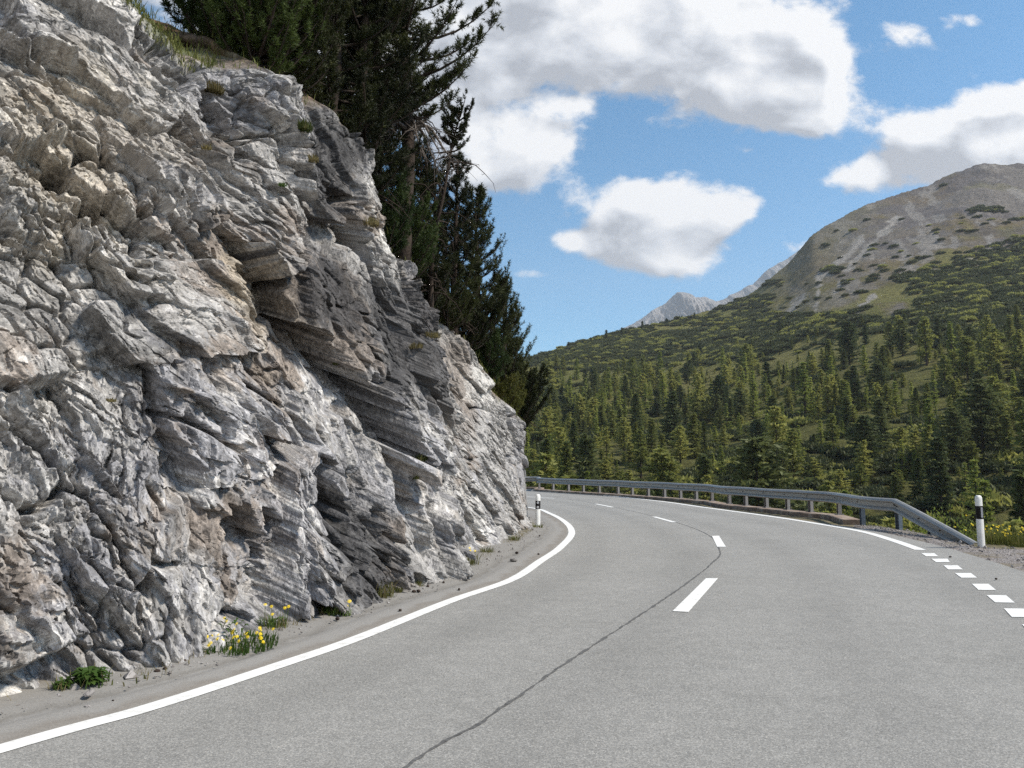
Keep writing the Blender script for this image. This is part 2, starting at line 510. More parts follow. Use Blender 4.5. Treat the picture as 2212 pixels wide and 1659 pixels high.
    t.color(t.ramp(sp.outputs[0], [(0, (.15, .135, .125)), (.6, (.26, .24, .23)), (1, (.42, .40, .39))])); M['pebble_mix'] = t.m
    t = NT('far_rock', .95, .1)
    n = t.noise(.012, 9, .7); 
    t.color(t.ramp(n, [(.3, (.22, .215, .215)), (.55, (.32, .31, .31)), (.75, (.42, .41, .40))])); t.bump(n, 1, 60); M['far'] = t.m
    # wood
    t = NT('bark', .95, .1); n = t.noise(18, 6, .7)
    t.color(t.ramp(n, [(.3, (.022, .017, .014)), (.7, (.075, .058, .048))])); t.bump(n, .8, .03); M['bark'] = t.m
    t = NT('dead_wood', .9, .15); n = t.noise(25, 5, .7)
    t.color(t.ramp(n, [(.3, (.075, .06, .052)), (.7, (.20, .175, .155))])); M['deadwood'] = t.m

    def leaf(name, a, b, tip=None, tr=.25, scale=1.3):
        t = NT(name, .65, .25)
        n = t.noise(scale, 4, .65)
        f = t.math('MULTIPLY_ADD', t.math('SUBTRACT', t.info(), .5), .6, n, clamp=True)
        c = t.ramp(f, [(.25, a), (.75, b)])
        if tip: c = t.mix(t.rng(t.noise(scale * 2.7, 3, .6), .60, .70), c, tip)
        t.color(c); t.sheen_translucent(tr, c); M[name] = t.m
    leaf('needles_dark', (.015, .020, .007), (.052, .062, .019), (.085, .095, .030), .25, 2.0)  # third colour paints random sunlit clumps into the needles
    leaf('needles_green', (.026, .045, .013), (.07, .10, .026), None, .25, 2.0)
    leaf('needles_yellow', (.10, .105, .025), (.22, .18, .045), None, .3, 3.0)
    leaf('needles_rust', (.14, .06, .015), (.28, .15, .03), None, .2, 3.0)
    leaf('spruce', (.085, .108, .032), (.21, .218, .058), None, .42, .5)
    leaf('stone_pine', (.052, .076, .030), (.13, .148, .052), None, .34, .5)
    leaf('larch', (.175, .215, .045), (.33, .36, .085), None, .5, .5)
    leaf('olive', (.165, .185, .045), (.35, .345, .095), None, .48, .5)
    leaf('dwarf_pine', (.038, .052, .021), (.085, .096, .034), None, .2, .25)
    leaf('grass', (.055, .075, .018), (.14, .15, .04), (.20, .17, .07), .35, 2.0)
    leaf('dry_grass', (.12, .10, .04), (.24, .20, .09), None, .35, 3.0)
    leaf('weed', (.05, .095, .018), (.13, .19, .04), None, .35, 6.0)
    t = NT('petal', .6, .2); t.color((.85, .62, .02)); M['petal'] = t.m
    t = NT('petal_white', .6, .2); t.color((.75, .74, .70)); M['petal_white'] = t.m
    # metal
    t = NT('galvanised_steel', .42, .5); t.b.inputs['Metallic'].default_value = .45
    n = t.noise(7, 5, .6); st = t.noise(40, 3, .6)
    t.color(t.ramp(n, [(.3, (.27, .262, .248)), (.7, (.35, .342, .325))]))
    t.L.new(t.rng(n, .3, .7, .35, .6), t.b.inputs['Roughness']); M['steel'] = t.m
    t = NT('post_steel', .5, .4); t.b.inputs['Metallic'].default_value = .5
    t.color(t.ramp(t.noise(14, 4, .6), [(.3, (.20, .19, .19)), (.7, (.33, .31, .30))])); M['post'] = t.m
    t = NT('blue_steel', .5, .4); t.b.inputs['Metallic'].default_value = .4
    t.color(t.ramp(t.noise(14, 4, .6), [(.3, (.09, .115, .15)), (.7, (.16, .19, .225))])); M['post_blue'] = t.m
    t = NT('rusty_bolt', .7, .3); t.color((.06, .045, .04)); M['bolt'] = t.m
    t = NT('kerb_concrete', .9, .2); n = t.noise(4, 6, .65)
    t.color(t.ramp(n, [(.3, (.15, .105, .08)), (.5, (.25, .19, .15)), (.72, (.42, .37, .31))])); t.bump(n, .5, .02); M['kerb'] = t.m
    t = NT('white_plastic', .5, .4); n = t.noise(6, 5, .6)
    t.color(t.ramp(n, [(.35, (.66, .65, .62)), (.65, (.80, .80, .77))])); M['white_plastic'] = t.m
    t = NT('black_band', .6, .12); t.color(t.ramp(t.noise(20, 3, .5), [(.3, (.010, .009, .009)), (.7, (.022, .02, .02))])); M['black'] = t.m
    t = NT('reflector', .25, .6); t.color(t.ramp(t.voro(120), [(0, (.62, .62, .62)), (1, (.42, .42, .43))])); M['reflector'] = t.m
    t = NT('cone_brown', .9, .15); t.color(t.ramp(t.noise(60, 3, .6), [(.3, (.02, .015, .013)), (.7, (.065, .048, .04))])); M['cone'] = t.m


build_materials()


# measured crops of the photo -> frame pixels
def z4(x, y): return ((1280 + x / 4.148) * .864, (1080 + y / 4.148) * .864)
def z5(x, y): return ((1750 + x / 2.731) * .864, (1100 + y / 2.731) * .864)
def G(p): v = at(*p); return (v.x, v.y)


# ================================================================== road
INNER = [(-9, -7.5), (-6.6, -2.2), (-4.6, 1.6)] + [G(p) for p in [(0, 1619), (323, 1529), (605, 1437), (770, 1380), (975, 1298), (1106, 1252), (1168, 1212), (1210, 1183), (1235, 1152), (1222, 1129), (1189, 1110), (1146, 1097)]] + [(-1.6, 31.5), (-5, 34.2), (-10, 36.2)]
CENTRE = [(-4.2, -8), (-2.6, -2), (-1.4, 1.8)] + [G(p) for p in [(880, 1657), (1000, 1588), (1130, 1500), (1240, 1424), (1400, 1320), (1480, 1266), (1540, 1218), (1557, 1190), (1522, 1150), (1418, 1116.5), (1287, 1088), (1204, 1077)]] + [(-3.0, 40.8), (-10, 43.0)]
OUTER = [(1.2, -8), (3.2, -1), (4.6, 4)] + [G(p) for p in [z5(2212, 1182), z5(2055, 1088), z5(1940, 1006), z5(1815, 927), z5(1730, 872), z5(1645, 825), z5(1570, 785), (1986.6, 1187.7), (1923, 1165.5), (1860, 1148), (1765, 1131.4), (1670, 1116.5), (1512, 1095), (1418, 1082), (1272.6, 1067.5), (1145.5, 1057.5)]] + [(-4, 46.5), (-12, 48)]
EDGE = [(2.4, -8.5), (4.6, -1.2), (6.2, 3.6)] + [G(p) for p in [z5(2450, 990), z5(2212, 900), z5(2000, 830), z5(1800, 770), z5(1550, 700), z5(1300, 645), z5(1040, 590)]]
inner, centre, outer = spline(INNER, 400), spline(CENTRE, 400), spline(OUTER, 400)


def nrm2(C):
    t = np.gradient(C, axis=0); t /= np.linalg.norm(t, axis=1)[:, None]
    return np.stack([t[:, 1], -t[:, 0]], -1)      # to the right of travel


OUT_N = nrm2(outer)


def at_y(C, y): return np.array([np.interp(y, C[:, 1], C[:, 0])])


def strip(name, A, B, z, mat, nx=2, parent=None, attrs=None, zs=None):
    n = len(A)
    w = np.linspace(0, 1, nx)
    P = A[:, None] * (1 - w)[None, :, None] + B[:, None] * w[None, :, None]
    Z = np.full(P.shape[:2], z) if zs is None else zs
    V = np.concatenate([P, Z[..., None]], -1).reshape(-1, 3)
    i = np.arange(n - 1)[:, None] * nx; j = np.arange(nx - 1)[None]
    Q = np.stack([i + j, i + j + 1, i + nx + j + 1, i + nx + j], -1).reshape(-1, 4)
    return obj(name, mesh_np(name, V, [Q], mat, True, attrs), parent)


# outer asphalt edge: the measured edge near the camera, then a hand's breadth outside the outer line
edge_near = spline(EDGE, 200)
edge_far = outer + OUT_N * .22
k0 = int(np.argmin(np.linalg.norm(outer - edge_near[-1], axis=1)))
EDGEC = spline([tuple(p) for p in edge_near[::12]] + [tuple(p) for p in edge_far[k0 + 6::14]], 400)
inn_off = inner + nrm2(inner) * -.10
road = strip('road', inn_off, EDGEC, 0.0, M['asphalt'], 14, None, {'across': np.broadcast_to(np.linspace(0, 1, 14), (400, 14)).ravel().copy()})
tag(road, kind='structure')
wv = .0 + np.zeros(len(inner))


def line(name, C, w, mat, z, wob=0, parent=road):
    n = nrm2(C); r = np.random.default_rng(len(C) + int(w * 1e4))
    e = (r.random(len(C)) - .5) * wob; e2 = (r.random(len(C)) - .5) * wob
    return strip(name, C - n * (w / 2 + e)[:, None] if wob else C - n * w / 2, C + n * (w / 2 + e2)[:, None] if wob else C + n * w / 2, z, mat, 2, parent)


line('edge_line', inner, .155, M['paint'], .005)
k1 = int(np.argmin(np.linalg.norm(outer - np.array(G((1989, 1189))), axis=1)))
line('edge_line', outer[k1:], .20, M['paint'], .005)
seam = spline([tuple(p) for p in centre[::3]], 900)
sw = np.cumsum(np.random.default_rng(3).normal(0, .004, (900, 2)), axis=0)
sw -= np.linspace(0, 1, 900)[:, None] * sw[-1]
line('sealed_seam', seam + sw * .25, .024, M['bitumen'], .003, .02)


def quad(name, pts, mat, z=.006, parent=road):
    me = mesh_np(name, [(p[0], p[1], z) for p in pts], [np.array([[0, 1, 2, 3]])], mat)
    return obj(name, me, parent)


def dash_along(C, p0, p1, w, off=0.):
    i0 = int(np.argmin(np.linalg.norm(C - np.array(G(p0)), axis=1))); i1 = int(np.argmin(np.linalg.norm(C - np.array(G(p1)), axis=1)))
    i0, i1 = min(i0, i1), max(i0, i1)
    c = C[i0:i1 + 1]; n = nrm2(c)
    return strip('centre_dash', c + n * (off - w / 2), c + n * (off + w / 2), .006, M['paint'], 2, road)


fine_c = spline([tuple(p) for p in centre[::4]], 3000)
quad('centre_dash', [G(p) for p in [(1525, 1250), (1551, 1250), (1487, 1323), (1453, 1321)]][::-1], M['paint'])
quad('centre_dash', [G(z5(*p)) for p in [(82, 657), (130, 655), (177, 731), (118, 731)]][::-1], M['paint'])
dash_along(fine_c, z4(1500, 880), z4(1755, 937), .14, -.08)
dash_along(fine_c, z4(870, 747), z4(1075, 782), .14, -.08)
dash_along(fine_c, z4(285, 667), z4(455, 690), .14, -.08)
for q in [[(1510, 775), (1600, 775), (1628, 796), (1545, 796)], [(1580, 813), (1690, 813), (1706, 836), (1612, 836)], [(1662, 858), (1760, 858), (1795, 886), (1695, 886)],
          [(1740, 911), (1850, 911), (1893, 943), (1785, 943)], [(1857, 985), (1970, 985), (2022, 1027), (1902, 1027)], [(1957, 1062), (2090, 1063), (2150, 1114), (2015, 1112)],
          [(2075, 1153), (2218, 1155), (2290, 1212), (2130, 1212)], [(2200, 1262), (2370, 1266), (2450, 1340), (2262, 1336)]]:
    quad('edge_dash', [G(z5(*p)) for p in q][::-1], M['paint'])

# ================================================================== cliff
BT = [  # base (world xy), top (world xyz) pairs along the cliff, from behind the camera to round the bend
    ((-13.0, -8.0), (-17.5, -4.5, 9.0)), ((-8.6, -1.0), (-12.5, 1.8, 9.0)), ((-5.4, 2.6), (-8.3, 5.2, 8.8)),
    (G((0, 1527)), tuple(pt(-190, -260, 8.0))), (G((215, 1475)), tuple(pt(80, -130, 8.8))), (G((410, 1440)), tuple(pt(285, -2, 9.4))),
    (G((530, 1392)), tuple(pt(400, 85, 9.8))), (G((640, 1350)), tuple(pt(462, 150, 10.2))), (G((720, 1322)), tuple(pt(600, 158, 10.6))),
    (G((800, 1297)), tuple(pt(650, 236, 11.2))), (G((880, 1275)), tuple(pt(742, 242, 12.2))), (G((965, 1251)), tuple(pt(783, 325, 12.8))),
    (G((1005, 1222)), tuple(pt(802, 480, 13.6))), (G((1060, 1190)), tuple(pt(858, 592, 15.2))), (G((1105, 1168)), tuple(pt(925, 682, 17.0))),
    (G((1132, 1150)), tuple(pt(1010, 742, 18.6))), ((.46, 18.9), tuple(pt(1078, 848, 19.6))), ((.40, 20.6), tuple(pt(1134, 922, 20.8))),
    ((-.35, 23.2), (-1.1, 23.2, 2.7)), ((-2.6, 26.2), (-3.5, 25.6, 2.9)), ((-7.5, 29.5), (-8.5, 28.4, 3.4)), ((-14, 32), (-15, 30.5, 4.0))]
NS, NH, NTOP = 1560, 860, 110


def build_cliff():
    B = np.array([(*b, 0.0) for b, t in BT], float); T = np.array([t for b, t in BT], float)
    key = np.hstack([B, T])
    C = spline(key, 6000)
    Bc, Tc = C[:, :3], C[:, 3:]
    mid = (Bc + Tc) / 2
    ds = np.linalg.norm(np.diff(mid, axis=0), axis=1)
    # samples spaced by what the eye resolves: finer where the face is near and in the frame
    px, _ = proj(mid)
    d = np.maximum(np.linalg.norm(mid - np.array([0, 0, CAM_Z]), axis=1), 4)
    dens = 1 / d; dens[(px < -150) | (mid[:, 1] < 3.0)] *= .18; dens[mid[:, 1] > 22.5] *= .35
    cum = np.concatenate([[0], np.cumsum(ds * (dens[1:] + dens[:-1]) / 2)])
    u = np.linspace(0, cum[-1], NS)
    arc = np.concatenate([[0], np.cumsum(ds)])
    idx = np.interp(u, cum, np.arange(6000))
    itp = lambda A: np.stack([np.interp(idx, np.arange(6000), A[:, k]) for k in range(A.shape[1])], -1)
    Bs, Ts = itp(Bc), itp(Tc)
    s = np.interp(idx, np.arange(6000), arc)
    h = np.linspace(0, 1, NH) ** .96
    Bs = Bs - np.array([0, 0, .12])
    P = Bs[:, None] + (Ts - Bs)[:, None] * h[None, :, None]
    tan = np.gradient((Bs + Ts) / 2, axis=0); tan[:, 2] = 0
    for _ in range(40): tan[1:-1] = (tan[:-2] + tan[1:-1] * 2 + tan[2:]) / 4
    tan /= np.linalg.norm(tan, axis=1)[:, None]
    out2 = np.stack([tan[:, 1], -tan[:, 0], 0 * tan[:, 0]], -1)      # towards the road
    leng = np.linalg.norm(Ts - Bs, axis=1)
    for _ in range(60): leng[1:-1] = (leng[:-2] + leng[1:-1] * 2 + leng[2:]) / 4
    Sg = np.broadcast_to(s[:, None], (NS, NH)).astype(np.float64)
    Hg = (h[None] * leng[:, None])
    px, py = proj(P)
    mpp = np.maximum(P[..., 1], 2.0) / F                              # metres per frame pixel

    # domain warp, then split blocks at several sizes along the dip of the beds
    wx = fbm(Sg * .9, Hg * .9, 1, 3) * .24 + fbm(Sg * 8, Hg * 8, 2, 2) * .03
    wy = fbm(Sg * .9, Hg * .9, 3, 3) * .24 + fbm(Sg * 8, Hg * 8, 4, 2) * .03
    X, Y = Sg + wx, Hg + wy
    region = sstep(-.35, .35, (px - 430) / 260 + fbm(Sg * .5, Hg * .5, 9, 3) * 1.4)   # 0 left: beds dip at 45 deg; 1 right: steep
    gran = sstep(-.3, .4, (py - 880) / 300 - (px - 520) / 260 + fbm(Sg * .7, Hg * .7, 15, 3))   # crumbly lower left
    disp = np.zeros((NS, NH)); tone = np.zeros((NS, NH)); hue = np.zeros((NS, NH))
    amp_mask = 1 + .6 * fbm(Sg * .35, Hg * .35, 12, 3)
    # the face is broken into masses a few metres across; in each the beds have a dip, thickness and raggedness of their own
    mx, my = Sg + .35 * fbm(Sg * .8, Hg * .8, 16, 3), Hg + .35 * fbm(Sg * .8, Hg * .8, 17, 3)
    dcx, dcy, _, _, _ = voro(mx / 2.3, my / 1.9, 18)
    r1, r2, r3, r4 = (h2(dcx, dcy, k) for k in (19, 20, 22, 23))
    regd = sstep(-.35, .35, (np.interp((dcx + .5) * 2.3, s, px[:, NH // 2]) - 430) / 260 + (r3 - .5) * .7)
    ang = R(-46) - R(20) * regd + (r1 - .5) * R(58)
    st = .75 + .45 * regd + .55 * r2
    calm = np.clip(sstep(.55, .80, r3) + .5 * sstep(.10, .35, fbm(Sg * .6 + 3, Hg * .6, 14, 3)), 0, 1)     # whole slabs stay smooth
    calm = np.maximum(calm, .85 * sstep(.35, .75, np.exp(-((px - 130) / 300) ** 2 - ((py - 260) / 260) ** 2)) * (.6 + .4 * (r4 > .3)))
    st = st * (1 + .35 * sstep(.35, .75, np.exp(-((dcx * 2.3 - np.interp(130, px[:, NH // 2], s)) / 3.0) ** 2)))
    disp += .40 * (r4 - .5) + .12 * gran
    ca, sa = np.cos(ang), np.sin(ang)
    a, b = X * ca + Y * sa + r1 * 37, -X * sa + Y * ca + r2 * 53
    bedA, bedB = a, b
    for li, (ln, wd, amp, sl, tn) in enumerate(((1.9, 1.0, .15, .34, .22), (.80, .42, .10, .54, .42), (.33, .19, .055, .68, .50))):
        lnn = ln * st
        cx, cy, dx, dy, _ = voro(a / lnn, b / wd, 31 + li * 7)
        o = h2(cx, cy, 71 + li) - .5
        gx = (h2(cx, cy, 81 + li) - .5) * sl * 1.3; gy = (.30 - h2(cx, cy, 91 + li) * 1.25) * sl
        disp += amp_mask * (1 - .7 * calm * (li > 0)) * (1 - .45 * gran * (li > 0)) * (amp * 1.3 * o + gx * dx * lnn * .6 + gy * dy * wd)
        tone += tn * (h2(cx, cy, 101 + li) - .5); hue += tn * 1.3 * (h2(cx, cy, 111 + li) - .5)
        if li == 1:
            ea, eb = dx * lnn, dy * wd
            cds, cdh = ea * ca - eb * sa, ea * sa + eb * ca
    chip = np.zeros((NS, NH))
    # the smaller the chips, the less they follow the bed and the more equal their sides
    for li, (ln, wd, amp, tl, tn, da) in enumerate(((.20, .11, .062, 1.7, .50, -20), (.095, .058, .036, 1.8, .60, 25), (.045, .030, .017, 1.8, .55, -35))):
        ln = ln * st
        a3 = ang + R(da); c3, s3 = np.cos(a3), np.sin(a3)
        v, tid = facets((X * c3 + Y * s3) / ln + r1 * 91, (-X * s3 + Y * c3) / wd + r2 * 67, 131 + li * 41, tl, .35)
        lost = (tid > .90) if li < 2 else (tid > 2)                      # chips that have fallen out
        chip += amp_mask * (1 - .65 * calm * (li < 2)) * (1 + .6 * gran) * (amp * v - lost * amp * .9)
        tone += tn * (tid - .5); hue += tn * (h2(np.floor(tid * 4096), np.floor(tid * 64), 5) - .5)
    # joints: thin open cracks between blocks, here and there
    for (ln, wd, dep, w, sd) in ((1.2, .6, .42, .055, 401), (.45, .24, .18, .07, 411)):
        aa, bb = a / ln, b / wd
        ix, iy = np.floor(aa), np.floor(bb); f1 = np.full(aa.shape, 9., np.float32); f2 = f1.copy()
        for di in (-1, 0, 1):
            for dj in (-1, 0, 1):
                dd = np.hypot(ix + di + h2(ix + di, iy + dj, sd) - aa, iy + dj + h2(ix + di, iy + dj, sd + 5) - bb).astype(np.float32)
                f2 = np.minimum(f2, np.maximum(f1, dd)); f1 = np.minimum(f1, dd)
        disp -= dep * np.exp(-((f2 - f1) / w) ** 2) * sstep(-.02, .22, fbm(Sg * .9, Hg * .9, sd + 2, 3) + .04)
    disp += .22 * fbm(Sg * .42, Hg * .42, 21, 3) - .12 + .02 * fbm(Sg * 5, Hg * 5, 22, 3, .6)

    # cracks, ledges and overhangs of this face: (polyline on the photo, jut above/right m, recess m, falloff jut px, falloff recess px)
    # (breaks follow the joints between blocks: each block is judged by its own centre)
    jx = fbm(Sg * 2.5, Hg * 2.5, 41, 3, .6) * .16 / mpp; jy = fbm(Sg * 2.5, Hg * 2.5, 42, 3, .6) * .16 / mpp
    dS = np.gradient(s); hh = np.gradient(h)[None] * leng[:, None]
    pxs, pys = np.gradient(px, axis=0) / dS[:, None], np.gradient(py, axis=0) / dS[:, None]
    pxh, pyh = np.gradient(px, axis=1) / hh, np.gradient(py, axis=1) / hh
    kb = .65
    qx = px + jx - kb * (pxs * cds + pxh * cdh); qy = py + jy - kb * (pys * cds + pyh * cdh)

    def ledge(poly, jut, rec, fj, fr, flip=1, endf=30):
        nonlocal disp
        poly = np.array(poly, float)
        x0, y0 = poly.min(0) - 4 * max(fj, fr) - 60; x1, y1 = poly.max(0) + 4 * max(fj, fr) + 60
        m = (qx > x0) & (qx < x1) & (qy > y0) & (qy < y1) & (P[..., 1] > 3)
        x, y = qx[m], qy[m]
        bd = np.full(x.shape, 1e9); bs = np.zeros(x.shape); be = np.zeros(x.shape)
        for k in range(len(poly) - 1):
            p, q = poly[k], poly[k + 1]; e = q - p; L2 = (e ** 2).sum()
            tt = ((x - p[0]) * e[0] + (y - p[1]) * e[1]) / L2; tc = np.clip(tt, 0, 1)
            dd = np.hypot(x - p[0] - tc * e[0], y - p[1] - tc * e[1])
            side = np.sign((x - p[0]) * e[1] - (y - p[1]) * e[0])      # >0: above/right of a line drawn left to right
            over = np.where((k == 0) & (tt < 0), -tt, np.where((k == len(poly) - 2) & (tt > 1), tt - 1, 0)) * math.sqrt(L2)
            u_ = dd < bd
            bd[u_] = dd[u_]; bs[u_] = side[u_]; be[u_] = over[u_]
        sd = bs * flip
        f = np.where(sd > 0, 1.5 * jut * np.exp(-bd / fj), -2.1 * rec * np.exp(-bd / fr)) * np.exp(-be / endf)
        disp[m] += f
    ledge([(60, 300), (96, 321), (248, 423), (320, 473)], .16, .30, 60, 26)
    ledge([(-40, 120), (60, 150), (200, 160)], .22, .12, 40, 40)
    ledge([(175, 420), (192, 444), (249, 544)], .14, .22, 50, 30, -1)
    ledge([(211, 606), (249, 702), (345, 702), (352, 640)], .42, .22, 70, 40)
    ledge([(290, 730), (307, 789), (374, 846), (417, 865), (517, 875), (548, 898), (587, 917), (645, 940), (674, 953)], .30, .26, 80, 32)
    ledge([(674, 953), (690, 1008), (716, 1056), (742, 1130)], .10, .42, 60, 26)
    ledge([(388, 990), (460, 1071), (479, 1134), (594, 1124)], .26, .30, 70, 34)
    ledge([(575, 1124), (619, 1195), (645, 1240)], .12, .34, 50, 24)
    ledge([(612, 545), (620, 640), (632, 679), (682, 707), (768, 781), (807, 827), (833, 891), (846, 920), (878, 965)], .48, .34, 120, 40)
    ledge([(905, 690), (935, 860), (925, 1000), (945, 1140), (972, 1250)], .32, .34, 60, 90, -1)
    ledge([(430, 470), (425, 300), (450, 190)], .05, .28, 40, 30)
    ledge([(600, 180), (612, 260), (640, 330)], .10, .22, 40, 26)
    ledge([(778, 360), (770, 430), (765, 490)], .10, .26, 30, 16)
    ledge([(690, 1235), (720, 1270), (742, 1312)], .20, .30, 46, 30)
    ledge([(860, 1065), (890, 1130), (905, 1180)], .08, .30, 30, 20)
    ledge([(790, 1040), (815, 1110), (835, 1170)], .08, .30, 30, 20)
    ledge([(855, 1320 - 70), (880, 1290), (905, 1330)], .06, .28, 30, 22)
    ledge([(500, 60), (560, 150), (640, 165)], .0, .0, 30, 20)
    ledge([(115, 1130), (150, 1200), (180, 1260)], .10, .22, 40, 20)
    ledge([(30, 880), (80, 920), (70, 960)], .05, .22, 30, 20)
    # the wide niche around (640..740, 230..480) where the dark slate shows, set back from its neighbours
    disp -= .22 * np.exp(-((px - 700) / 60) ** 2 - ((py - 380) / 140) ** 2)
    disp += .30 * np.exp(-((px - 605) / 34) ** 2 - ((py - 185) / 24) ** 2)     # the cap block at the rim

    for _ in range(2):                                                # weathered: the block edges are not knife sharp
        disp[1:-1] = (disp[:-2] + 2 * disp[1:-1] + disp[2:]) / 4
        disp[:, 1:-1] = (disp[:, :-2] + 2 * disp[:, 1:-1] + disp[:, 2:]) / 4
    disp += chip
    fade = sstep(0, .035, np.broadcast_to(h[None], (NS, NH))) * .85 + .15
    disp *= fade
    up = np.array([0, 0, 1.])
    lean = (Ts - Bs) / np.linalg.norm(Ts - Bs, axis=1)[:, None]
    n3 = np.cross(tan, lean); n3 *= np.sign((n3 * out2).sum(1))[:, None]; n3 /= np.linalg.norm(n3, axis=1)[:, None]
    D = n3[:, None] * (.96 - .16 * region[..., None]) + up * ((-.24 - .30 * region) * (1 - h[None] ** 4))[..., None] + (tan * .08)[:, None]
    P = P + disp[..., None] * D * (1 - .30 * sstep(800, 1000, px) - .0)[..., None]
    P += (wy * .06)[..., None] * up

    # rock colours: measured by patches; the slate ones also hold painted shade
    hN = Hg / leng[:, None]
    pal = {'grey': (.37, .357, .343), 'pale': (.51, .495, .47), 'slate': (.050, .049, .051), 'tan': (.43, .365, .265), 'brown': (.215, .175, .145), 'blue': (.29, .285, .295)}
    C = np.array(pal['grey'])[None, None] * np.ones((NS, NH, 1))

    def blend(c, m):
        nonlocal C
        m = np.clip(m, 0, 1)[..., None]; C = C * (1 - m) + np.array(pal[c]) * m
    blend('blue', sstep(.05, .5, hue * .5 + fbm(Sg * .7, Hg * .7, 51, 3)))
    blend('pale', sstep(.05, .75, tone * .9 + fbm(Sg * .5 + 7, Hg * .5, 52, 4) * .9))
    blend('brown', .8 * sstep(.02, .5, fbm(X * .55 + Y * .3, Y * .9 - X * .4, 53, 4) - hue * .35))
    g = np.exp(-((px - 150) / 260) ** 2 - ((py - 330) / 230) ** 2)
    blend('tan', .42 * sstep(.25, .85, g * 1.1 + hue * .35 + fbm(Sg, Hg, 54, 3) * .5))
    blend('tan', .45 * sstep(.3, .8, np.exp(-((px - 540) / 90) ** 2 - ((py - 610) / 110) ** 2) + fbm(Sg * 1.4, Hg * 1.4, 55, 3) * .7))
    blend('brown', .65 * sstep(.3, .9, np.exp(-((px - 1000) / 75) ** 2 - ((py - 840) / 170) ** 2) + fbm(Sg, Hg, 56, 3) * .6))
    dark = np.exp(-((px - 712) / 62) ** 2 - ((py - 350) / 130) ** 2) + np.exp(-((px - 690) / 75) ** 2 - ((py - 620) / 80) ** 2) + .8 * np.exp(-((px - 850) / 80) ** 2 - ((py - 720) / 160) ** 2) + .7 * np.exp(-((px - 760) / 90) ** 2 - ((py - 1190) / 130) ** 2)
    blend('slate', .9 * sstep(.25, .75, dark * 1.45 + tone * .6 + fbm(X * 1.2, Y * .8, 57, 4) * .7))  # charcoal stone, darkened and widened further to paint in the shade there
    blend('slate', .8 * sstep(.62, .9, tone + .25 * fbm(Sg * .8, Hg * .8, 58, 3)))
    blend('pale', .8 * sstep(.4, .9, np.exp(-((px - 1045) / 40) ** 2 - ((py - 820) / 70) ** 2) + tone * .3))  # paler patch at the rim near the bend
    C *= .90 * (1 + .66 * tone)[..., None]
    C = np.clip(C, .03, .62)

    # ---- the slope above the rim, where the trees stand
    q = np.linspace(0, 1, NTOP + 1)[1:] ** 1.8 * 34.0
    back = -out2 + .10 * tan
    rise = q * .48 + 1.2 * (1 - np.exp(-q / 2.5)) * .25
    tail = P[:, -1] - Ts                                             # carry the rim's shape into the slope, fading
    Tt = Ts[:, None] + back[:, None] * q[None, :, None] + up * rise[None, :, None] + tail[:, None] * np.exp(-q / .25)[None, :, None]
    sx, sy = Tt[..., 0], Tt[..., 1]
    k = (1 - np.exp(-q / .8))[None]
    Tt[..., 2] += k * (.45 * fbm(sx * .5, sy * .5, 61, 4) + .10 * fbm(sx * 3, sy * 3, 62, 3))
    soil = np.array([.13, .10, .075]); grs = np.array([.085, .10, .03]); ndl = np.array([.16, .10, .06])
    gm = sstep(-.1, .25, fbm(sx * .6, sy * .6, 63, 3))[..., None]
    Ct = soil * (1 - gm) + grs * gm
    nm = sstep(.05, .3, fbm(sx * .9 + 5, sy * .9, 64, 3))[..., None]; Ct = Ct * (1 - nm) + ndl * nm
    rk = np.exp(-q / .45)[None, :, None] * (1 + fbm(sx * 4, sy * 4, 65, 3))[..., None]
    rk = np.clip(rk, 0, 1); Ct = Ct * (1 - rk) + C[:, -1:][:, :1] * rk
    A = np.concatenate([P, Tt], 1); CC = np.concatenate([C, Ct], 1)
    nv = NH + NTOP
    i = np.arange(NS - 1)[:, None] * nv; j = np.arange(nv - 1)[None]
    Q = np.stack([i + j, i + nv + j, i + nv + j + 1, i + j + 1], -1).reshape(-1, 4)
    bed = np.zeros((NS, NH + NTOP, 3)); bed[:, :NH, 0] = bedA; bed[:, :NH, 1] = bedB; bed[:, :NH, 2] = disp * .7
    bed[:, NH:, 0] = Tt[..., 0]; bed[:, NH:, 1] = Tt[..., 1]
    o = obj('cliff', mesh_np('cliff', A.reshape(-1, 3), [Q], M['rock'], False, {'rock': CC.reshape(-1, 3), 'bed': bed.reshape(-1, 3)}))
    tag(o, kind='structure')
    return A, Tt, P


CLIFF, SLOPE, FACE = build_cliff()
SLOPE_XY = SLOPE[::4].reshape(-1, 3)


def slope_z(x, y):
    d = (SLOPE_XY[:, 0] - x) ** 2 + (SLOPE_XY[:, 1] - y) ** 2
    i = np.argpartition(d, 3)[:3]
    return float(SLOPE_XY[i, 2].mean())


FACE_S = FACE[::4, ::4].reshape(-1, 3)
FPX, FPY = proj(FACE_S)


def on_face(px, py):                         # the nearest point of the rock face seen at that place in the photo
    d = (FPX - px) ** 2 + (FPY - py) ** 2
    c = np.where(d < 10 ** 2)[0]
    if len(c) == 0: c = np.argsort(d)[:5]
    k = c[np.argmin(FACE_S[c, 1])]
    return FACE_S[k]


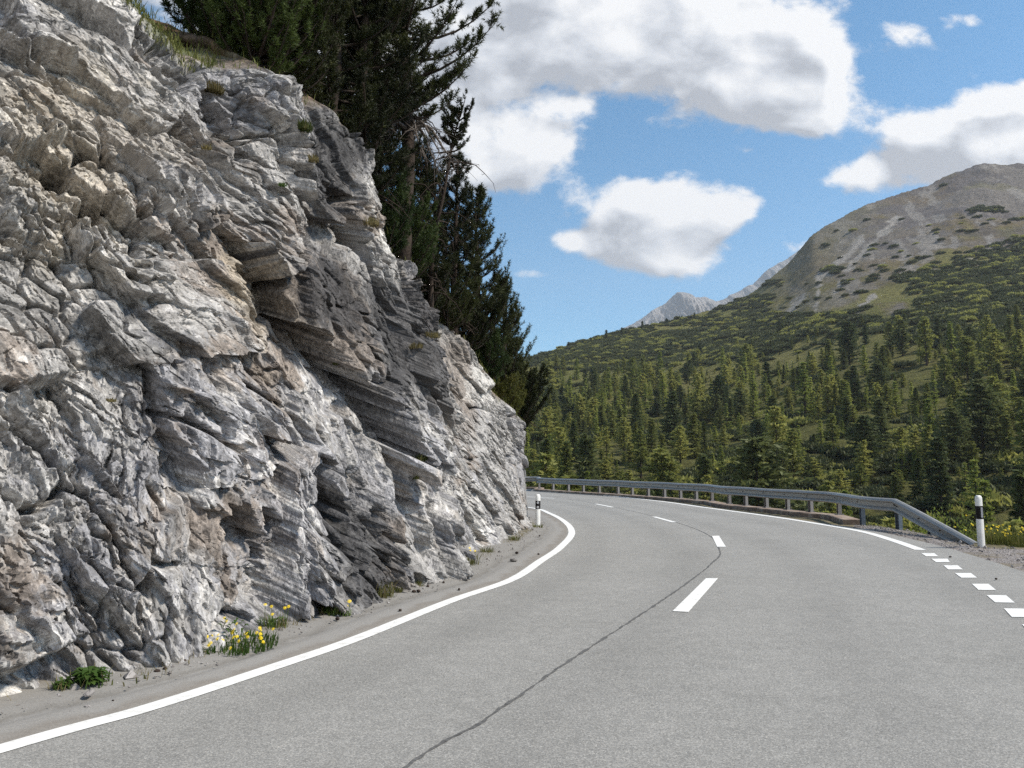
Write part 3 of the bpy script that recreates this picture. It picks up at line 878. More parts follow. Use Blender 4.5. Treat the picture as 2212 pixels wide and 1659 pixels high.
# gutter between the rock foot and the inner line
base_c = spline([b for b, t in BT], 400)
bx = []
for p, n in zip(inn_off, nrm2(inner)):
    d = np.linalg.norm(base_c - p, axis=1)
    bx.append(base_c[int(np.argmin(d))] - n * .35)
bx = np.array(bx)
for _ in range(12): bx[1:-1] = (bx[:-2] + 2 * bx[1:-1] + bx[2:]) / 4
NXG = 15
wg = np.linspace(0, 1, NXG)
prof = .035 * (1 - wg) ** 1.5 - .030 * np.exp(-((wg - .60) / .10) ** 2) + .012 * np.exp(-((wg - .74) / .08) ** 2)
zg = .008 + np.broadcast_to(prof, (400, NXG)).copy()
zg[:, -1] = -.004
zg += .006 * fbm(np.linspace(0, 60, 400)[:, None] + 0 * zg, wg[None] * 6 + 0 * zg, 77, 3)
gut = strip('gutter', bx, inn_off + nrm2(inner) * .03, 0, M['gutter'], NXG, None, {'across': np.broadcast_to(wg, (400, NXG)).ravel().copy()}, zg)
tag(gut, kind='structure')

# ================================================================== ground, hill and mountain
RIDGE = [(-600, 860, 420), (0, 830, 480), (1000, 800, 560), (1165, 768, 600), (1200, 752, 610), (1260, 736, 640), (1350, 713, 670), (1450, 691, 690), (1540, 668, 710), (1620, 636, 730),
         (1700, 572, 780), (1755, 505, 800), (1800, 478, 820), (1870, 441, 850), (1950, 416, 880), (2000, 400, 900), (2060, 374, 920), (2130, 353, 940), (2212, 355, 950), (2500, 372, 960), (3200, 420, 900), (5200, 500, 800)]
r_az = np.array([math.atan2(ray(p, q).x, ray(p, q).y) for p, q, _ in RIDGE])
r_el = np.array([ray(p, q).z / math.hypot(ray(p, q).x, ray(p, q).y) for p, q, _ in RIDGE])
r_rr = np.array([r for _, _, r in RIDGE], float)
_fa = np.linspace(r_az[0], r_az[-1], 4000); _fe = np.interp(_fa, r_az, r_el)
for _ in range(60): _fe[1:-1] = (_fe[:-2] + _fe[1:-1] * 2 + _fe[2:]) / 4
r_az0, r_el0 = r_az, r_el
SM_AZ = np.linspace(R(-70), R(120), 400)
def _sm(v, k):
    a = np.interp(SM_AZ, r_az, v)
    for _ in range(k): a[1:-1] = (a[:-2] + a[1:-1] * 2 + a[2:]) / 4
    return a
SM_EL, SM_RR = _sm(r_el, 160), _sm(r_rr, 160)
Z0, R0 = -12.0, 112.0
RAIL = [(-13.0, 49.3), (-5, 47.6)] + [G(p) for p in [(1146, 1055.8), z4(270, 610), z4(420, 621), z4(570, 632), z4(730, 642), z4(892, 652), z4(1080, 664), z4(1232, 675), z4(1395, 688), z4(1560, 700), z4(1722, 713), z4(1890, 728), z4(2060, 745),
        z5(185, 458), z5(305, 470), z5(440, 484), z5(585, 500), z5(745, 518), z5(930, 536), z5(1098, 585), z5(1340, 615), z5(1577, 655), z5(1885, 716)]]
RAIL_POSTS = RAIL[3:-1]
edge_all = np.vstack([EDGEC])


def ridge_at(az):
    return np.interp(az, r_az, r_el), np.interp(az, SM_AZ, SM_RR)


def hill_z(x, y):
    az = np.arctan2(x, y); r = np.hypot(x, y)
    el, rr = ridge_at(az); el = np.interp(az, _fa, _fe)
    els = np.interp(az, SM_AZ, SM_EL); rrs = np.interp(az, SM_AZ, SM_RR)
    tq = np.clip((r - R0) / (rrs - R0), 0, 1)
    kq = sstep(.35, 1, tq)
    rr = rrs; el = els * (1 - kq) + el * kq
    zr = el * rr + CAM_Z - Z0
    t = (r - R0) / (rr - R0)
    tc = np.clip(t, 0, 1)
    g = .55 * tc + .45 * tc ** 2
    z = Z0 + zr * g
    z = np.where(t > 1, Z0 + zr - (r - rr) * .45, z)
    mid = np.sin(np.pi * np.clip(tc, 0, 1)) ** .8
    z = z + mid * (9 * fbm(x * .006, y * .006, 202, 4) + 3.0 * fbm(x * .03, y * .03, 203, 4) * (.4 + tc))
    rocky = sstep(.45, .8, tc) * sstep(.30, .42, el)
    z = z + rocky * (-26 * np.abs(fbm(x * .014, y * .014, 204, 5, .6)) + 6 + 10 * fbm(x * .07, y * .07, 205, 4, .6))
    z = z + 1.2 * fbm(x * .09, y * .09, 206, 4, .6) * np.clip((r - 60) / 60, 0, 1)
    return z


def polar_sheet(az, rad, zf):
    A, Rr = np.meshgrid(az, rad, indexing='ij')
    x, y = np.sin(A) * Rr, np.cos(A) * Rr
    z = zf(x, y)
    n, m = len(az), len(rad)
    i = np.arange(n - 1)[:, None] * m; j = np.arange(m - 1)[None]
    Q = np.stack([i + j, i + j + 1, i + m + j + 1, i + m + j], -1).reshape(-1, 4)
    return np.stack([x, y, z], -1), Q, A, Rr


def build_hill():
    az = np.concatenate([np.linspace(R(-60), R(-4), 60), np.linspace(R(-4), R(38), 620)[1:], np.linspace(R(38), R(110), 90)[1:]])
    rad = np.concatenate([np.geomspace(100, 1000, 520), np.geomspace(1000, 1500, 20)[1:]])
    P, Q, A, Rr = polar_sheet(az, rad, hill_z)
    x, y = P[..., 0], P[..., 1]
    el, rr = ridge_at(A)
    t = np.clip((Rr - R0) / (rr - R0), 0, 1.2)
    px, py = proj(P)
    # streaks run down the fall line, roughly towards the viewer and left
    sA = A * 55 + Rr * .010
    streak = fbm(sA, Rr * .012, 211, 4, .6)
    n1 = fbm(x * .02, y * .02, 212, 5, .6); n2 = fbm(x * .1, y * .1, 213, 4, .6)
    grass = np.array([.16, .15, .052]); olive = np.array([.14, .14, .042]); earth = np.array([.155, .118, .075]); rock = np.array([.185, .17, .162]); scree = np.array([.31, .29, .265]); dk = np.array([.11, .10, .105])
    C = np.ones(P.shape) * grass

    def bl(c, m):
        nonlocal C
        m = np.clip(m, 0, 1)[..., None]; C = C * (1 - m) + c * m
    bl(olive, sstep(-.15, .25, n1))
    high = sstep(.20, .36, np.interp(A, SM_AZ, SM_EL))                                          # only the big hill bares its rock
    bl(earth, high * sstep(.48, .68, t + .25 * n1 + .18 * streak))
    bl(rock, high * sstep(.58, .76, t + .30 * n1 + .22 * streak + .1 * n2))
    bl(earth * 1.0, high * sstep(.62, .7, t) * sstep(.02, .25, fbm(x * .012 + 3, y * .012, 215, 4)) * .8)
    bl(grass * .9, high * sstep(.80, .9, t) * sstep(.1, .3, fbm(x * .02, y * .02, 216, 4)) * .45)
    bl(dk, high * sstep(.55, .75, t) * sstep(.02, .22, fbm(x * .03 + 9, y * .03, 217, 5, .65)) * .75)
    bl(scree, high * sstep(.48, .66, t) * sstep(.16, .34, streak + .25 * n2) * .7)
    for (pa, pb, w) in (((1772, 590), (1762, 672), 9), ((1735, 640), (1690, 690), 7), ((1885, 640), (1845, 682), 8), ((1820, 610), (1800, 640), 5), ((1640, 690), (1655, 700), 10), ((1860, 520), (1790, 590), 12), ((1940, 470), (1830, 580), 9)):
        e = np.array(pb, float) - pa; tt = np.clip(((px - pa[0]) * e[0] + (py - pa[1]) * e[1]) / (e @ e), 0, 1)
        d = np.hypot(px - pa[0] - tt * e[0], py - pa[1] - tt * e[1]) + 10 * n2 + 5 * n1
        bl(scree * 1.05, sstep(w, w * .35, d) * .9)
    low = sstep(.35, .15, t)
    bl(np.array([.11, .11, .035]), low * .6)
    o = obj('hill', mesh_np('hill', P.reshape(-1, 3), [Q], M['hill'], True, {'cover': C.reshape(-1, 3)}))
    tag(o, kind='structure')


build_hill()

rail_line = spline(RAIL[:-1], 300)
drop_line = np.vstack([rail_line[:-8] , ])


def ground_z(x, y):
    """level by the road, falling to the valley floor beyond the guardrail"""
    shp = x.shape
    xf, yf = x.ravel(), y.ravel()
    # distance outside the rail line (positive on the valley side)
    line_pts = np.vstack([rail_line, spline([tuple(rail_line[-1]), (11.5, 11.0), (11.0, 4), (8.5, -4), (5, -14), (-4, -40)], 80)])
    d = np.full(xf.shape, 1e9); sd = np.zeros(xf.shape)
    tn = nrm2(line_pts) * -1.0
    for k in range(0, len(line_pts)):
        p = line_pts[k]; dd = np.hypot(xf - p[0], yf - p[1])
        m = dd < d
        d[m] = dd[m]; sd[m] = ((xf - p[0]) * tn[k, 0] + (yf - p[1]) * tn[k, 1])[m]
    o = np.where(sd > 0, d, -d)
    z = np.where(o < .25, -.03, -.03 - np.clip((o - .25) * .55, 0, 12.2) )
    z = z + sstep(1.0, 5, o) * .5 * fbm(xf * .3, yf * .3, 221, 4)
    rr = np.hypot(xf, yf)
    z = np.maximum(z, Z0 - .6)
    # left behind the cliff everything stays low; the hill takes over past 100 m
    return z.reshape(shp)


def build_ground():
    az = np.linspace(R(-180), R(180), 420)
    rad = np.concatenate([[0.0], np.geomspace(1.0, 112, 190)])
    P, Q, A, Rr = polar_sheet(az, rad, ground_z)
    o = obj('ground', mesh_np('ground', P.reshape(-1, 3), [Q], M['ground'], True))
    tag(o, kind='structure')
    # gravel shoulder at the right
    gA = spline([tuple(p) for p in edge_near[::10]] + [G(z5(1040, 590))], 160)
    gB = spline([(6.5, -9), (9.0, -2), (10.8, 4), (11.5, 9)] + [G(z5(2700, 775)), G(z5(2212, 745)), G(z5(1890, 728)), G(z5(1577, 650)), G(z5(1340, 608)), G(z5(1098, 578))], 160)
    zs = np.zeros((160, 9)) - .006
    zs += .02 * np.sin(np.linspace(0, np.pi, 9))[None] * (1 + fbm(np.linspace(0, 40, 160)[:, None] + np.zeros((160, 9)), np.linspace(0, 4, 9)[None] + np.zeros((160, 9)), 231, 3))
    s = strip('shoulder', gA, gB, 0, M['gravel'], 9, None, None, zs)
    tag(s, kind='structure')
    # loose stones on it: too many to count
    n = 5200
    r = np.random.default_rng(5)
    i = r.integers(0, 159, n); w = r.random(n) ** .8
    pts = gA[i] * (1 - w)[:, None] + gB[i] * w[:, None]
    pts += r.normal(0, .05, pts.shape)
    ico = np.array([(1, 0, 0), (-1, 0, 0), (0, 1, 0), (0, -1, 0), (0, 0, .8), (0, 0, -.8)], float)
    tri = np.array([(0, 2, 4), (2, 1, 4), (1, 3, 4), (3, 0, 4), (2, 0, 5), (1, 2, 5), (3, 1, 5), (0, 3, 5)])
    sc = np.exp(r.normal(math.log(.011), .5, n)).clip(.004, .045)
    V = ico[None] * sc[:, None, None] * r.uniform(.6, 1.3, (n, 1, 3)) + r.normal(0, .12, (n, 6, 3)) * sc[:, None, None]
    V[..., :2] += pts[:, None]; V[..., 2] += (.012 + sc * .3)[:, None]
    T = (tri[None] + np.arange(n)[:, None, None] * 6).reshape(-1, 3)
    o = obj('gravel', mesh_np('gravel', V.reshape(-1, 3), [T], M['pebble_mix']))
    tag(o, kind='stuff')


build_ground()


def build_mountain():
    prof = [(900, 800), (1150, 790), (1290, 745), (1345, 712), (1385, 690), (1410, 672), (1440, 650), (1462, 632), (1490, 633), (1500, 642), (1522, 640), (1545, 650), (1562, 648), (1575, 636), (1600, 628), (1625, 612), (1650, 590), (1680, 570), (1705, 556), (1740, 535), (1800, 500), (1900, 470), (2100, 460), (2400, 560)]
    D = 4200.0
    xs = np.linspace(900, 2400, 900)
    ys = np.interp(xs, [p[0] for p in prof], [p[1] for p in prof]) + 5 * fbm(xs * .03, 0 * xs, 301, 5, .6)
    top = np.array([tuple(pt(x, y, D)) for x, y in zip(xs, ys)])
    rows = np.linspace(0, 1, 140)
    P = np.zeros((900, 140, 3))
    zb = -50.0
    for k, t in enumerate(rows):
        P[:, k, 0] = top[:, 0]; P[:, k, 1] = D - 1500 * (1 - t) ** .9
        P[:, k, 2] = zb + (top[:, 2] - zb) * t ** 1.25
    X, T = P[..., 0], np.broadcast_to(rows[None], P.shape[:2])
    rid = np.abs(fbm(X * .006, T * 3 + X * .001, 302, 6, .6))
    P[..., 1] += (rid * 420 - 120) * (np.sin(np.pi * T) ** .6)
    P[..., 2] += 30 * fbm(X * .02, T * 14, 303, 4, .6) * np.sin(np.pi * T)
    back = P[:, -1:].copy(); back[..., 1] += 900; back[..., 2] -= 500
    P = np.concatenate([P, back], 1)
    n, m = P.shape[:2]
    i = np.arange(n - 1)[:, None] * m; j = np.arange(m - 1)[None]
    Q = np.stack([i + j, i + m + j, i + m + j + 1, i + j + 1], -1).reshape(-1, 4)
    tag(obj('mountain', mesh_np('mountain', P.reshape(-1, 3), [Q], M['far'], False)), kind='structure')


build_mountain()

# ================================================================== guardrail
def build_guardrail():
    P = np.array(RAIL[:-2] + [RAIL[-3]], float)[:-1]
    track = spline([tuple(p) for p in RAIL[:-2]], 260)               # up to the post where the rail bends down
    n = nrm2(track)                                                   # to the right of travel; travel comes towards the viewer
    road_side = np.where((n * (np.array([3.0, 25.0]) - track)).sum(1, keepdims=True) > 0, n, -n)
    end = np.array(RAIL[-1])
    # rail profile: (offset towards the road, height), closed
    prof = np.array([(-.05, .745), (.010, .757), (.050, .735), (.088, .690), (.078, .668), (.028, .640), (.022, .545), (.080, .505), (.086, .475), (.055, .447),
                     (.050, .456), (.076, .478), (.072, .499), (.014, .541), (.020, .646), (.068, .676), (.078, .689), (.044, .727), (.008, .748), (-.05, .737)])
    base_h = np.zeros(len(track))
    root = empty('guardrail', (track[-1][0], track[-1][1], 0))
    tag(root, 'long grey steel guardrail curving round the outer edge of the bend', 'guardrail')
    inv = np.array([track[-1][0], track[-1][1], 0])

    def sweep(T, S, zoff, name, zscale=None):
        k = len(prof)
        V = np.zeros((len(T), k, 3))
        V[..., 0] = T[:, None, 0] + S[:, None, 0] * prof[None, :, 0]
        V[..., 1] = T[:, None, 1] + S[:, None, 1] * prof[None, :, 0]
        V[..., 2] = prof[None, :, 1] + zoff[:, None]
        m = MB()
        i = np.arange(len(T) - 1)[:, None] * k; j = np.arange(k)[None]; j2 = (j + 1) % k
        Q = np.stack([i + j, i + j2, i + k + j2, i + k + j], -1).reshape(-1, 4)
        m.add(V.reshape(-1, 3) - inv, None, Q)
        # end caps of the sheet
        e = len(T) - 1
        q = [[e * k + a, e * k + a + 1, e * k + k - 2 - a, e * k + k - 1 - a] for a in range(k // 2 - 1)]
        m.Q.append(np.array(q))
        return m.build(name, M['steel'], root, False)
    z0 = .012 * np.sin(np.arange(260) * .31) * .5
    sweep(track, road_side, z0, 'rail_beam')
    # end ramp: the same beam led down into the ground
    w = np.linspace(0, 1, 14)
    T = track[-1][None] * (1 - w)[:, None] + end[None] * w[:, None]
    d = (end - track[-1]) / np.linalg.norm(end - track[-1])
    s1 = np.array([d[1], -d[0]]); s1 = s1 if s1 @ road_side[-1] > 0 else -s1
    Sd = road_side[-1][None] * (1 - np.minimum(w * 3, 1))[:, None] + s1[None] * np.minimum(w * 3, 1)[:, None]
    Sd /= np.linalg.norm(Sd, axis=1)[:, None]
    zz = z0[-1] - .70 * w ** 1.05
    sweep(T, Sd, zz, 'end_ramp')
    pm = MB()
    for sx in (-1, 1): pm.box((-.05, sx * .06 - .006, -.35), (.05, sx * .06 + .006, .66))
    pm.box((-.006, -.055, -.35), (.006, .055, .66))
    post_me = pm.mesh('post', M['post'])
    bl = MB()
    for sx in (-1, 1): bl.box((-.05, sx * .06 - .006, -.35), (.05, sx * .06 + .006, .66))
    bl.box((-.006, -.055, -.35), (.006, .055, .66))
    blue_me = bl.mesh('post', M['post_blue'])
    spm = MB(); spm.box((.051, -.05, .54), (.105, .05, .66)); spacer_me = spm.mesh('spacer', M['steel'])
    bp = MB(); bp.box((-.10, -.11, .1), (.10, .11, .115))
    for sx in (-1, 1):
        for sy in (-1, 1): bp.tube([(sx * .075, sy * .085, .114), (sx * .075, sy * .085, .15)], .012, 6)
    plate_me = bp.mesh('base_plate', M['post'])
    bt = MB(); bt.tube([(0, 0, 0), (.02, 0, 0)], .016, 6); bolt_me = bt.mesh('bolt', M['bolt'])
    extra = [track[int(i)] for i in np.linspace(4, 44, 5)]
    posts = [tuple(p) for p in extra] + [tuple(p) for p in RAIL_POSTS[:-1]]
    for k, p in enumerate(posts):
        p = np.array(p); i = int(np.argmin(np.linalg.norm(track - p, axis=1)))
        s = road_side[i]; a = math.atan2(s[1], s[0])
        q = track[i] - s * .085
        late = k >= len(posts) - 2
        o = obj('post', blue_me if late else post_me, root, (q[0] - inv[0], q[1] - inv[1], 0)); o.rotation_euler = (0, 0, a)
        if late: o['label'] = 'dark blue painted post'
        obj('spacer', spacer_me, o)
        if not late: obj('base_plate', plate_me, o)
        b = obj('bolt', bolt_me, root, (track[i][0] + s[0] * .026 - inv[0], track[i][1] + s[1] * .026 - inv[1], .60)); b.rotation_euler = (0, 0, a)
    # short stub under the ramp
    p = np.array(RAIL_POSTS[-1])
    sb = MB()
    for sx in (-1, 1): sb.box((-.05, sx * .06 - .006, -.35), (.05, sx * .06 + .006, .30))
    sb.box((-.006, -.055, -.35), (.006, .055, .30))
    q = track[-1] * .55 + end * .45 - s1 * .07
    o = obj('post', sb.mesh('post', M['post_blue']), root, (q[0] - inv[0], q[1] - inv[1], 0)); o['label'] = 'short dark stub under the sloping end'; o.rotation_euler = (0, 0, math.atan2(s1[1], s1[0]))
    for t_ in (.02, .05, .35, .62):
        c = track[-1] * (1 - t_) + end * t_
        b = obj('bolt', bolt_me, root, (c[0] + s1[0] * .03 - inv[0], c[1] + s1[1] * .03 - inv[1], .60 - .70 * t_)); b.rotation_euler = (0, 0, math.atan2(s1[1], s1[0]))
    # kerb beam the posts stand on
    stop = int(np.argmin(np.linalg.norm(track - np.array(G(z5(1040, 572))), axis=1)))
    c = track[:stop + 1]; s = road_side[:stop + 1]
    kp = np.array([(.26, -.12), (.26, .085), (.235, .105), (-.20, .105), (-.20, -.6)])
    wob = fbm(np.arange(len(c)) * .6, np.zeros(len(c)), 501, 3) * .035
    V = np.zeros((len(c), 5, 3))
    for j in range(5):
        V[:, j, :2] = c + s * (kp[j, 0] + (wob if j in (1, 2) else 0 * wob))[:, None]; V[:, j, 2] = kp[j, 1] + (wob * .25 if j in (1, 2) else 0)
    i = np.arange(len(c) - 1)[:, None] * 5; j = np.arange(4)[None]
    Q = np.stack([i + j, i + 5 + j, i + 5 + j + 1, i + j + 1], -1).reshape(-1, 4)
    e = (len(c) - 1) * 5
    m = MB(); m.add(V.reshape(-1, 3), np.array([[e, e + 1, e + 2], [e, e + 2, e + 3], [e, e + 3, e + 4]]), Q)
    o = m.build('kerb', M['kerb']); tag(o, 'long stained concrete kerb beam under the guardrail posts', 'kerb')


build_guardrail()


# ================================================================== marker posts
def marker_post(p, hgt, label, round_refl, tilt=(0, 0), face=0.0):
    root = empty('marker_post', (p[0], p[1], -.01), face)
    root.rotation_euler = (tilt[0], tilt[1], face)
    tag(root, label, 'marker post', 'white roadside marker posts')
    # body: rounded triangular hollow section, domed top
    def ring(r, z, k=20):
        th = np.arange(k) * 2 * np.pi / k
        rr = r * (1 + .10 * np.cos(3 * th))
        return np.stack([np.cos(th) * rr, np.sin(th) * rr * .88, np.full(k, z)], -1)
    def lathe(name, rings, mat, parent):
        k = 20; m = MB(); V = np.vstack(rings); n = len(rings)
        i = np.arange(n - 1)[:, None] * k; j = np.arange(k)[None]; j2 = (j + 1) % k
        Q = np.stack([i + j, i + j2, i + k + j2, i + k + j], -1).reshape(-1, 4)
        top = np.arange(k) + (n - 1) * k
        V = np.vstack([V, V[top].mean(0)[None]])
        T = np.stack([top, np.roll(top, -1), np.full(k, n * k)], -1)
        m.add(V, T, Q); return m.build(name, mat, parent, True)
    r = .062
    lathe('body', [ring(r * 1.04, 0), ring(r, .08), ring(r, hgt - .09), ring(r * .96, hgt - .045), ring(r * .80, hgt - .016), ring(r * .45, hgt - .002)], M['white_plastic'], root)
    b0, b1 = hgt * .555, hgt * .80
    band = MB()
    k = 20; rr = [ring(r * 1.025, b0), ring(r * 1.03, b0 + .004), ring(r * 1.03, b1 - .004), ring(r * 1.025, b1)]
    V = np.vstack(rr); i = np.arange(3)[:, None] * k; j = np.arange(k)[None]; j2 = (j + 1) % k
    band.add(V, None, np.stack([i + j, i + j2, i + k + j2, i + k + j], -1).reshape(-1, 4))
    bo = band.build('black_band', M['black'], root, True)
    rf = MB()
    # reflectors face the viewer's side (local -y)
    if round_refl:
        for zc in (b0 + (b1 - b0) * .22, b0 + (b1 - b0) * .78):
            f = MB(); f.tube([(0, -r * .78, zc), (0, -r * 1.06, zc), (0, -r * 1.10, zc)], [.030, .030, .024], 18)
            f.build('round_reflector', M['reflector'], bo, False)
    else:
        f = MB(); f.box((.012, -r * 1.02, b0 + (b1 - b0) * .12), (.044, -r * .7, b0 + (b1 - b0) * .90)); f.build('reflector', M['reflector'], bo)
    return root


pb = at(*z5(1922, 738))
marker_post((pb.x, pb.y), 1.0, 'white marker post with one rectangular reflector beside the guardrail end', False, (R(.5), R(-.4)), R(-13))
pa = at(*z4(265, 986))
marker_post((pa.x, pa.y), .83, 'white marker post with two round reflectors beside the cliff foot', True, (0, R(.6)), R(2))


# ================================================================== trees
def rot_basis(d):
    d = d / (np.linalg.norm(d, axis=-1, keepdims=True) + 1e-9)
    ref = np.where(np.abs(d[..., 2:3]) > .9, np.array([1., 0, 0]), np.array([0, 0, 1.]))
    a = np.cross(d, ref); a /= np.linalg.norm(a, axis=-1, keepdims=True) + 1e-9
    return d, a, np.cross(d, a)


def needle_tufts(pos, dirs, length, rad, K, width, r):
    """bottle-brush shoots: K needles round each shoot"""
    n = len(pos)
    d, a, b = rot_basis(np.asarray(dirs, float))
    t = r.random((n, K)) ** .8
    th = r.random((n, K)) * 2 * np.pi
    L = np.asarray(length)[:, None] * np.ones((1, K)); Rr = np.asarray(rad)[:, None] * r.uniform(.7, 1.15, (n, K))
    radial = np.cos(th)[..., None] * a[:, None] + np.sin(th)[..., None] * b[:, None]
    base = pos[:, None] + d[:, None] * (t * L)[..., None]
    lean = .25 + .9 * t ** 2
    nd = radial + d[:, None] * lean[..., None]; nd /= np.linalg.norm(nd, axis=-1, keepdims=True)
    tip = base + nd * Rr[..., None]
    side = np.cross(nd, r.normal(0, 1, (n, K, 3))); side /= np.linalg.norm(side, axis=-1, keepdims=True) + 1e-9
    V = np.stack([base - side * width, base + side * width, tip + side * width * .25], 2)
    T = np.arange(n * K * 3).reshape(-1, 3)
    return V.reshape(-1, 3), T


def pine_mesh(hgt, rfun, crown0, seed, nb_per_m=13, trunk_r=.14, bend=(0, 0), tuft=.20, K=32, bare=0.0, up=.55, asym=None, droop=0.0, twig_n=1.0, stub_dead=0):
    """mountain pine: trunk, whorled limbs that sweep up at the tips, twigs with bottle-brush shoots. returns wood mesh data, foliage mesh data"""
    r = np.random.default_rng(seed)
    wood = MB(); pos, dirs, lens = [], [], []
    nz = 14
    zz = np.linspace(0, 1, nz)
    wob = np.cumsum(r.normal(0, .02 * hgt / 5, (nz, 2)), axis=0)
    TR = np.stack([bend[0] * zz ** 1.5 + wob[:, 0], bend[1] * zz ** 1.5 + wob[:, 1], zz * hgt], -1)
    wood.tube(TR, trunk_r * (1 - zz) ** .8 + .012, 9)
    tp = lambda z: np.array([np.interp(z, TR[:, 2], TR[:, k]) for k in range(3)])
    nb = int((1 - crown0) * hgt * nb_per_m)
    for i in range(nb):
        f = crown0 + (1 - crown0) * ((i + r.random()) / nb)
        z = f * hgt
        az = i * 2.39996 + r.normal(0, .5)
        w = rfun((f - crown0) / (1 - crown0)) * r.uniform(.62, 1.12)
        if asym: w *= 1 + asym[1] * math.cos(az - asym[0])
        if w < .08: w = .08
        p0 = tp(z)
        el0 = (.05 + .5 * f ** 2) - droop * (1 - f)
        steps = 6
        tt = np.linspace(0, 1, steps)
        dirh = np.array([math.cos(az), math.sin(az), 0])
        curve = r.normal(0, .12)
        perp = np.array([-dirh[1], dirh[0], 0])
        B = p0 + dirh * (w * tt)[:, None] + perp * (curve * w * tt ** 2)[:, None]
        B[:, 2] += w * (math.tan(el0) * tt + up * tt ** 2.4) * .8
        wood.tube(B, np.linspace(.018 + .016 * w, .006, steps), 4, False)
        nt = max(3, int((4 + w * 11) * twig_n))
        for j in range(nt):
            t = r.uniform(bare, 1) ** .75 if j else 1.0
            q = np.array([np.interp(t, tt, B[:, k]) for k in range(3)])
            bd = np.array([np.interp(min(t + .05, 1), tt, B[:, k]) - np.interp(max(t - .15, 0), tt, B[:, k]) for k in range(3)]); bd /= np.linalg.norm(bd) + 1e-9
            sd = 1 if r.random() < .5 else -1
            tw = bd * r.uniform(.4, 1) + perp * sd * r.uniform(.2, .9) * (t < 1) + np.array([0, 0, r.uniform(.15, .75)])
            tw /= np.linalg.norm(tw)
            ln = r.uniform(.06, .26) * (1.2 - .5 * t) * min(1, w + .35)
            e = q + tw * ln
            if ln > .1: wood.tube([q, e], [.006, .004], 3, False)
            ns = 1 + int(r.random() < .7) + int(r.random() < .45)
            for s_ in range(ns):
                dd = tw + r.normal(0, .38, 3) * (s_ > 0) + np.array([0, 0, .25])
                pos.append(e - tw * .02 if s_ == 0 else q + tw * ln * r.random()); dirs.append(dd); lens.append(tuft * r.uniform(.7, 1.25))
    for i in range(stub_dead):
        z = r.uniform(.10, max(.12, crown0 + .05)) * hgt; az = r.random() * 6.28
        L_ = r.uniform(.35, 1.1); dirh = np.array([math.cos(az), math.sin(az), 0]); p0 = tp(z)
        t5 = np.linspace(0, 1, 6)
        B = p0 + dirh * (L_ * t5)[:, None]; B[:, 2] += L_ * (.25 * t5 - .75 * t5 ** 2); B += np.cumsum(r.normal(0, .03, (6, 3)), 0)
        wood.tube(B, np.linspace(.022, .005, 6), 4, False)
        for u in range(5):
            k = r.integers(2, 6); e = B[k] + r.normal(0, .16, 3) + np.array([0, 0, -.12]); wood.tube([B[k], (B[k] + e) / 2 + r.normal(0, .03, 3), e], [.007, .005, .003], 3, False)
    pos, dirs, lens = np.array(pos), np.array(dirs), np.array(lens)
    V, T = needle_tufts(pos, dirs, lens, lens * .36 + .025, K, .0078, r)
    return wood, V, T


def plant_pine(name, x, y, hgt, rfun, crown0, seed, label, needle='needles_dark', group=None, sink=.15, cat='tree', z=None, **kw):
    z = slope_z(x, y) if z is None else z
    wood, V, T = pine_mesh(hgt, rfun, crown0, seed, **kw)
    root = empty(name, (x, y, z - sink))
    tag(root, label, cat, group)
    wood.build('trunk', M['bark'], root, True)
    obj('crown', mesh_np('crown', V, [T], M[needle]), root)
    return root


cone = lambda w, p=.8: (lambda f: w * (1 - f) ** p * (.55 + .45 * min(1, f * 6)) + .10)
dome = lambda w: (lambda f: w * math.sqrt(max(0, 1 - (2 * f - .9) ** 2 * .8)) + .12)


def px_tree(px, Y): v = pt(px, 900, Y); return v.x, v.y


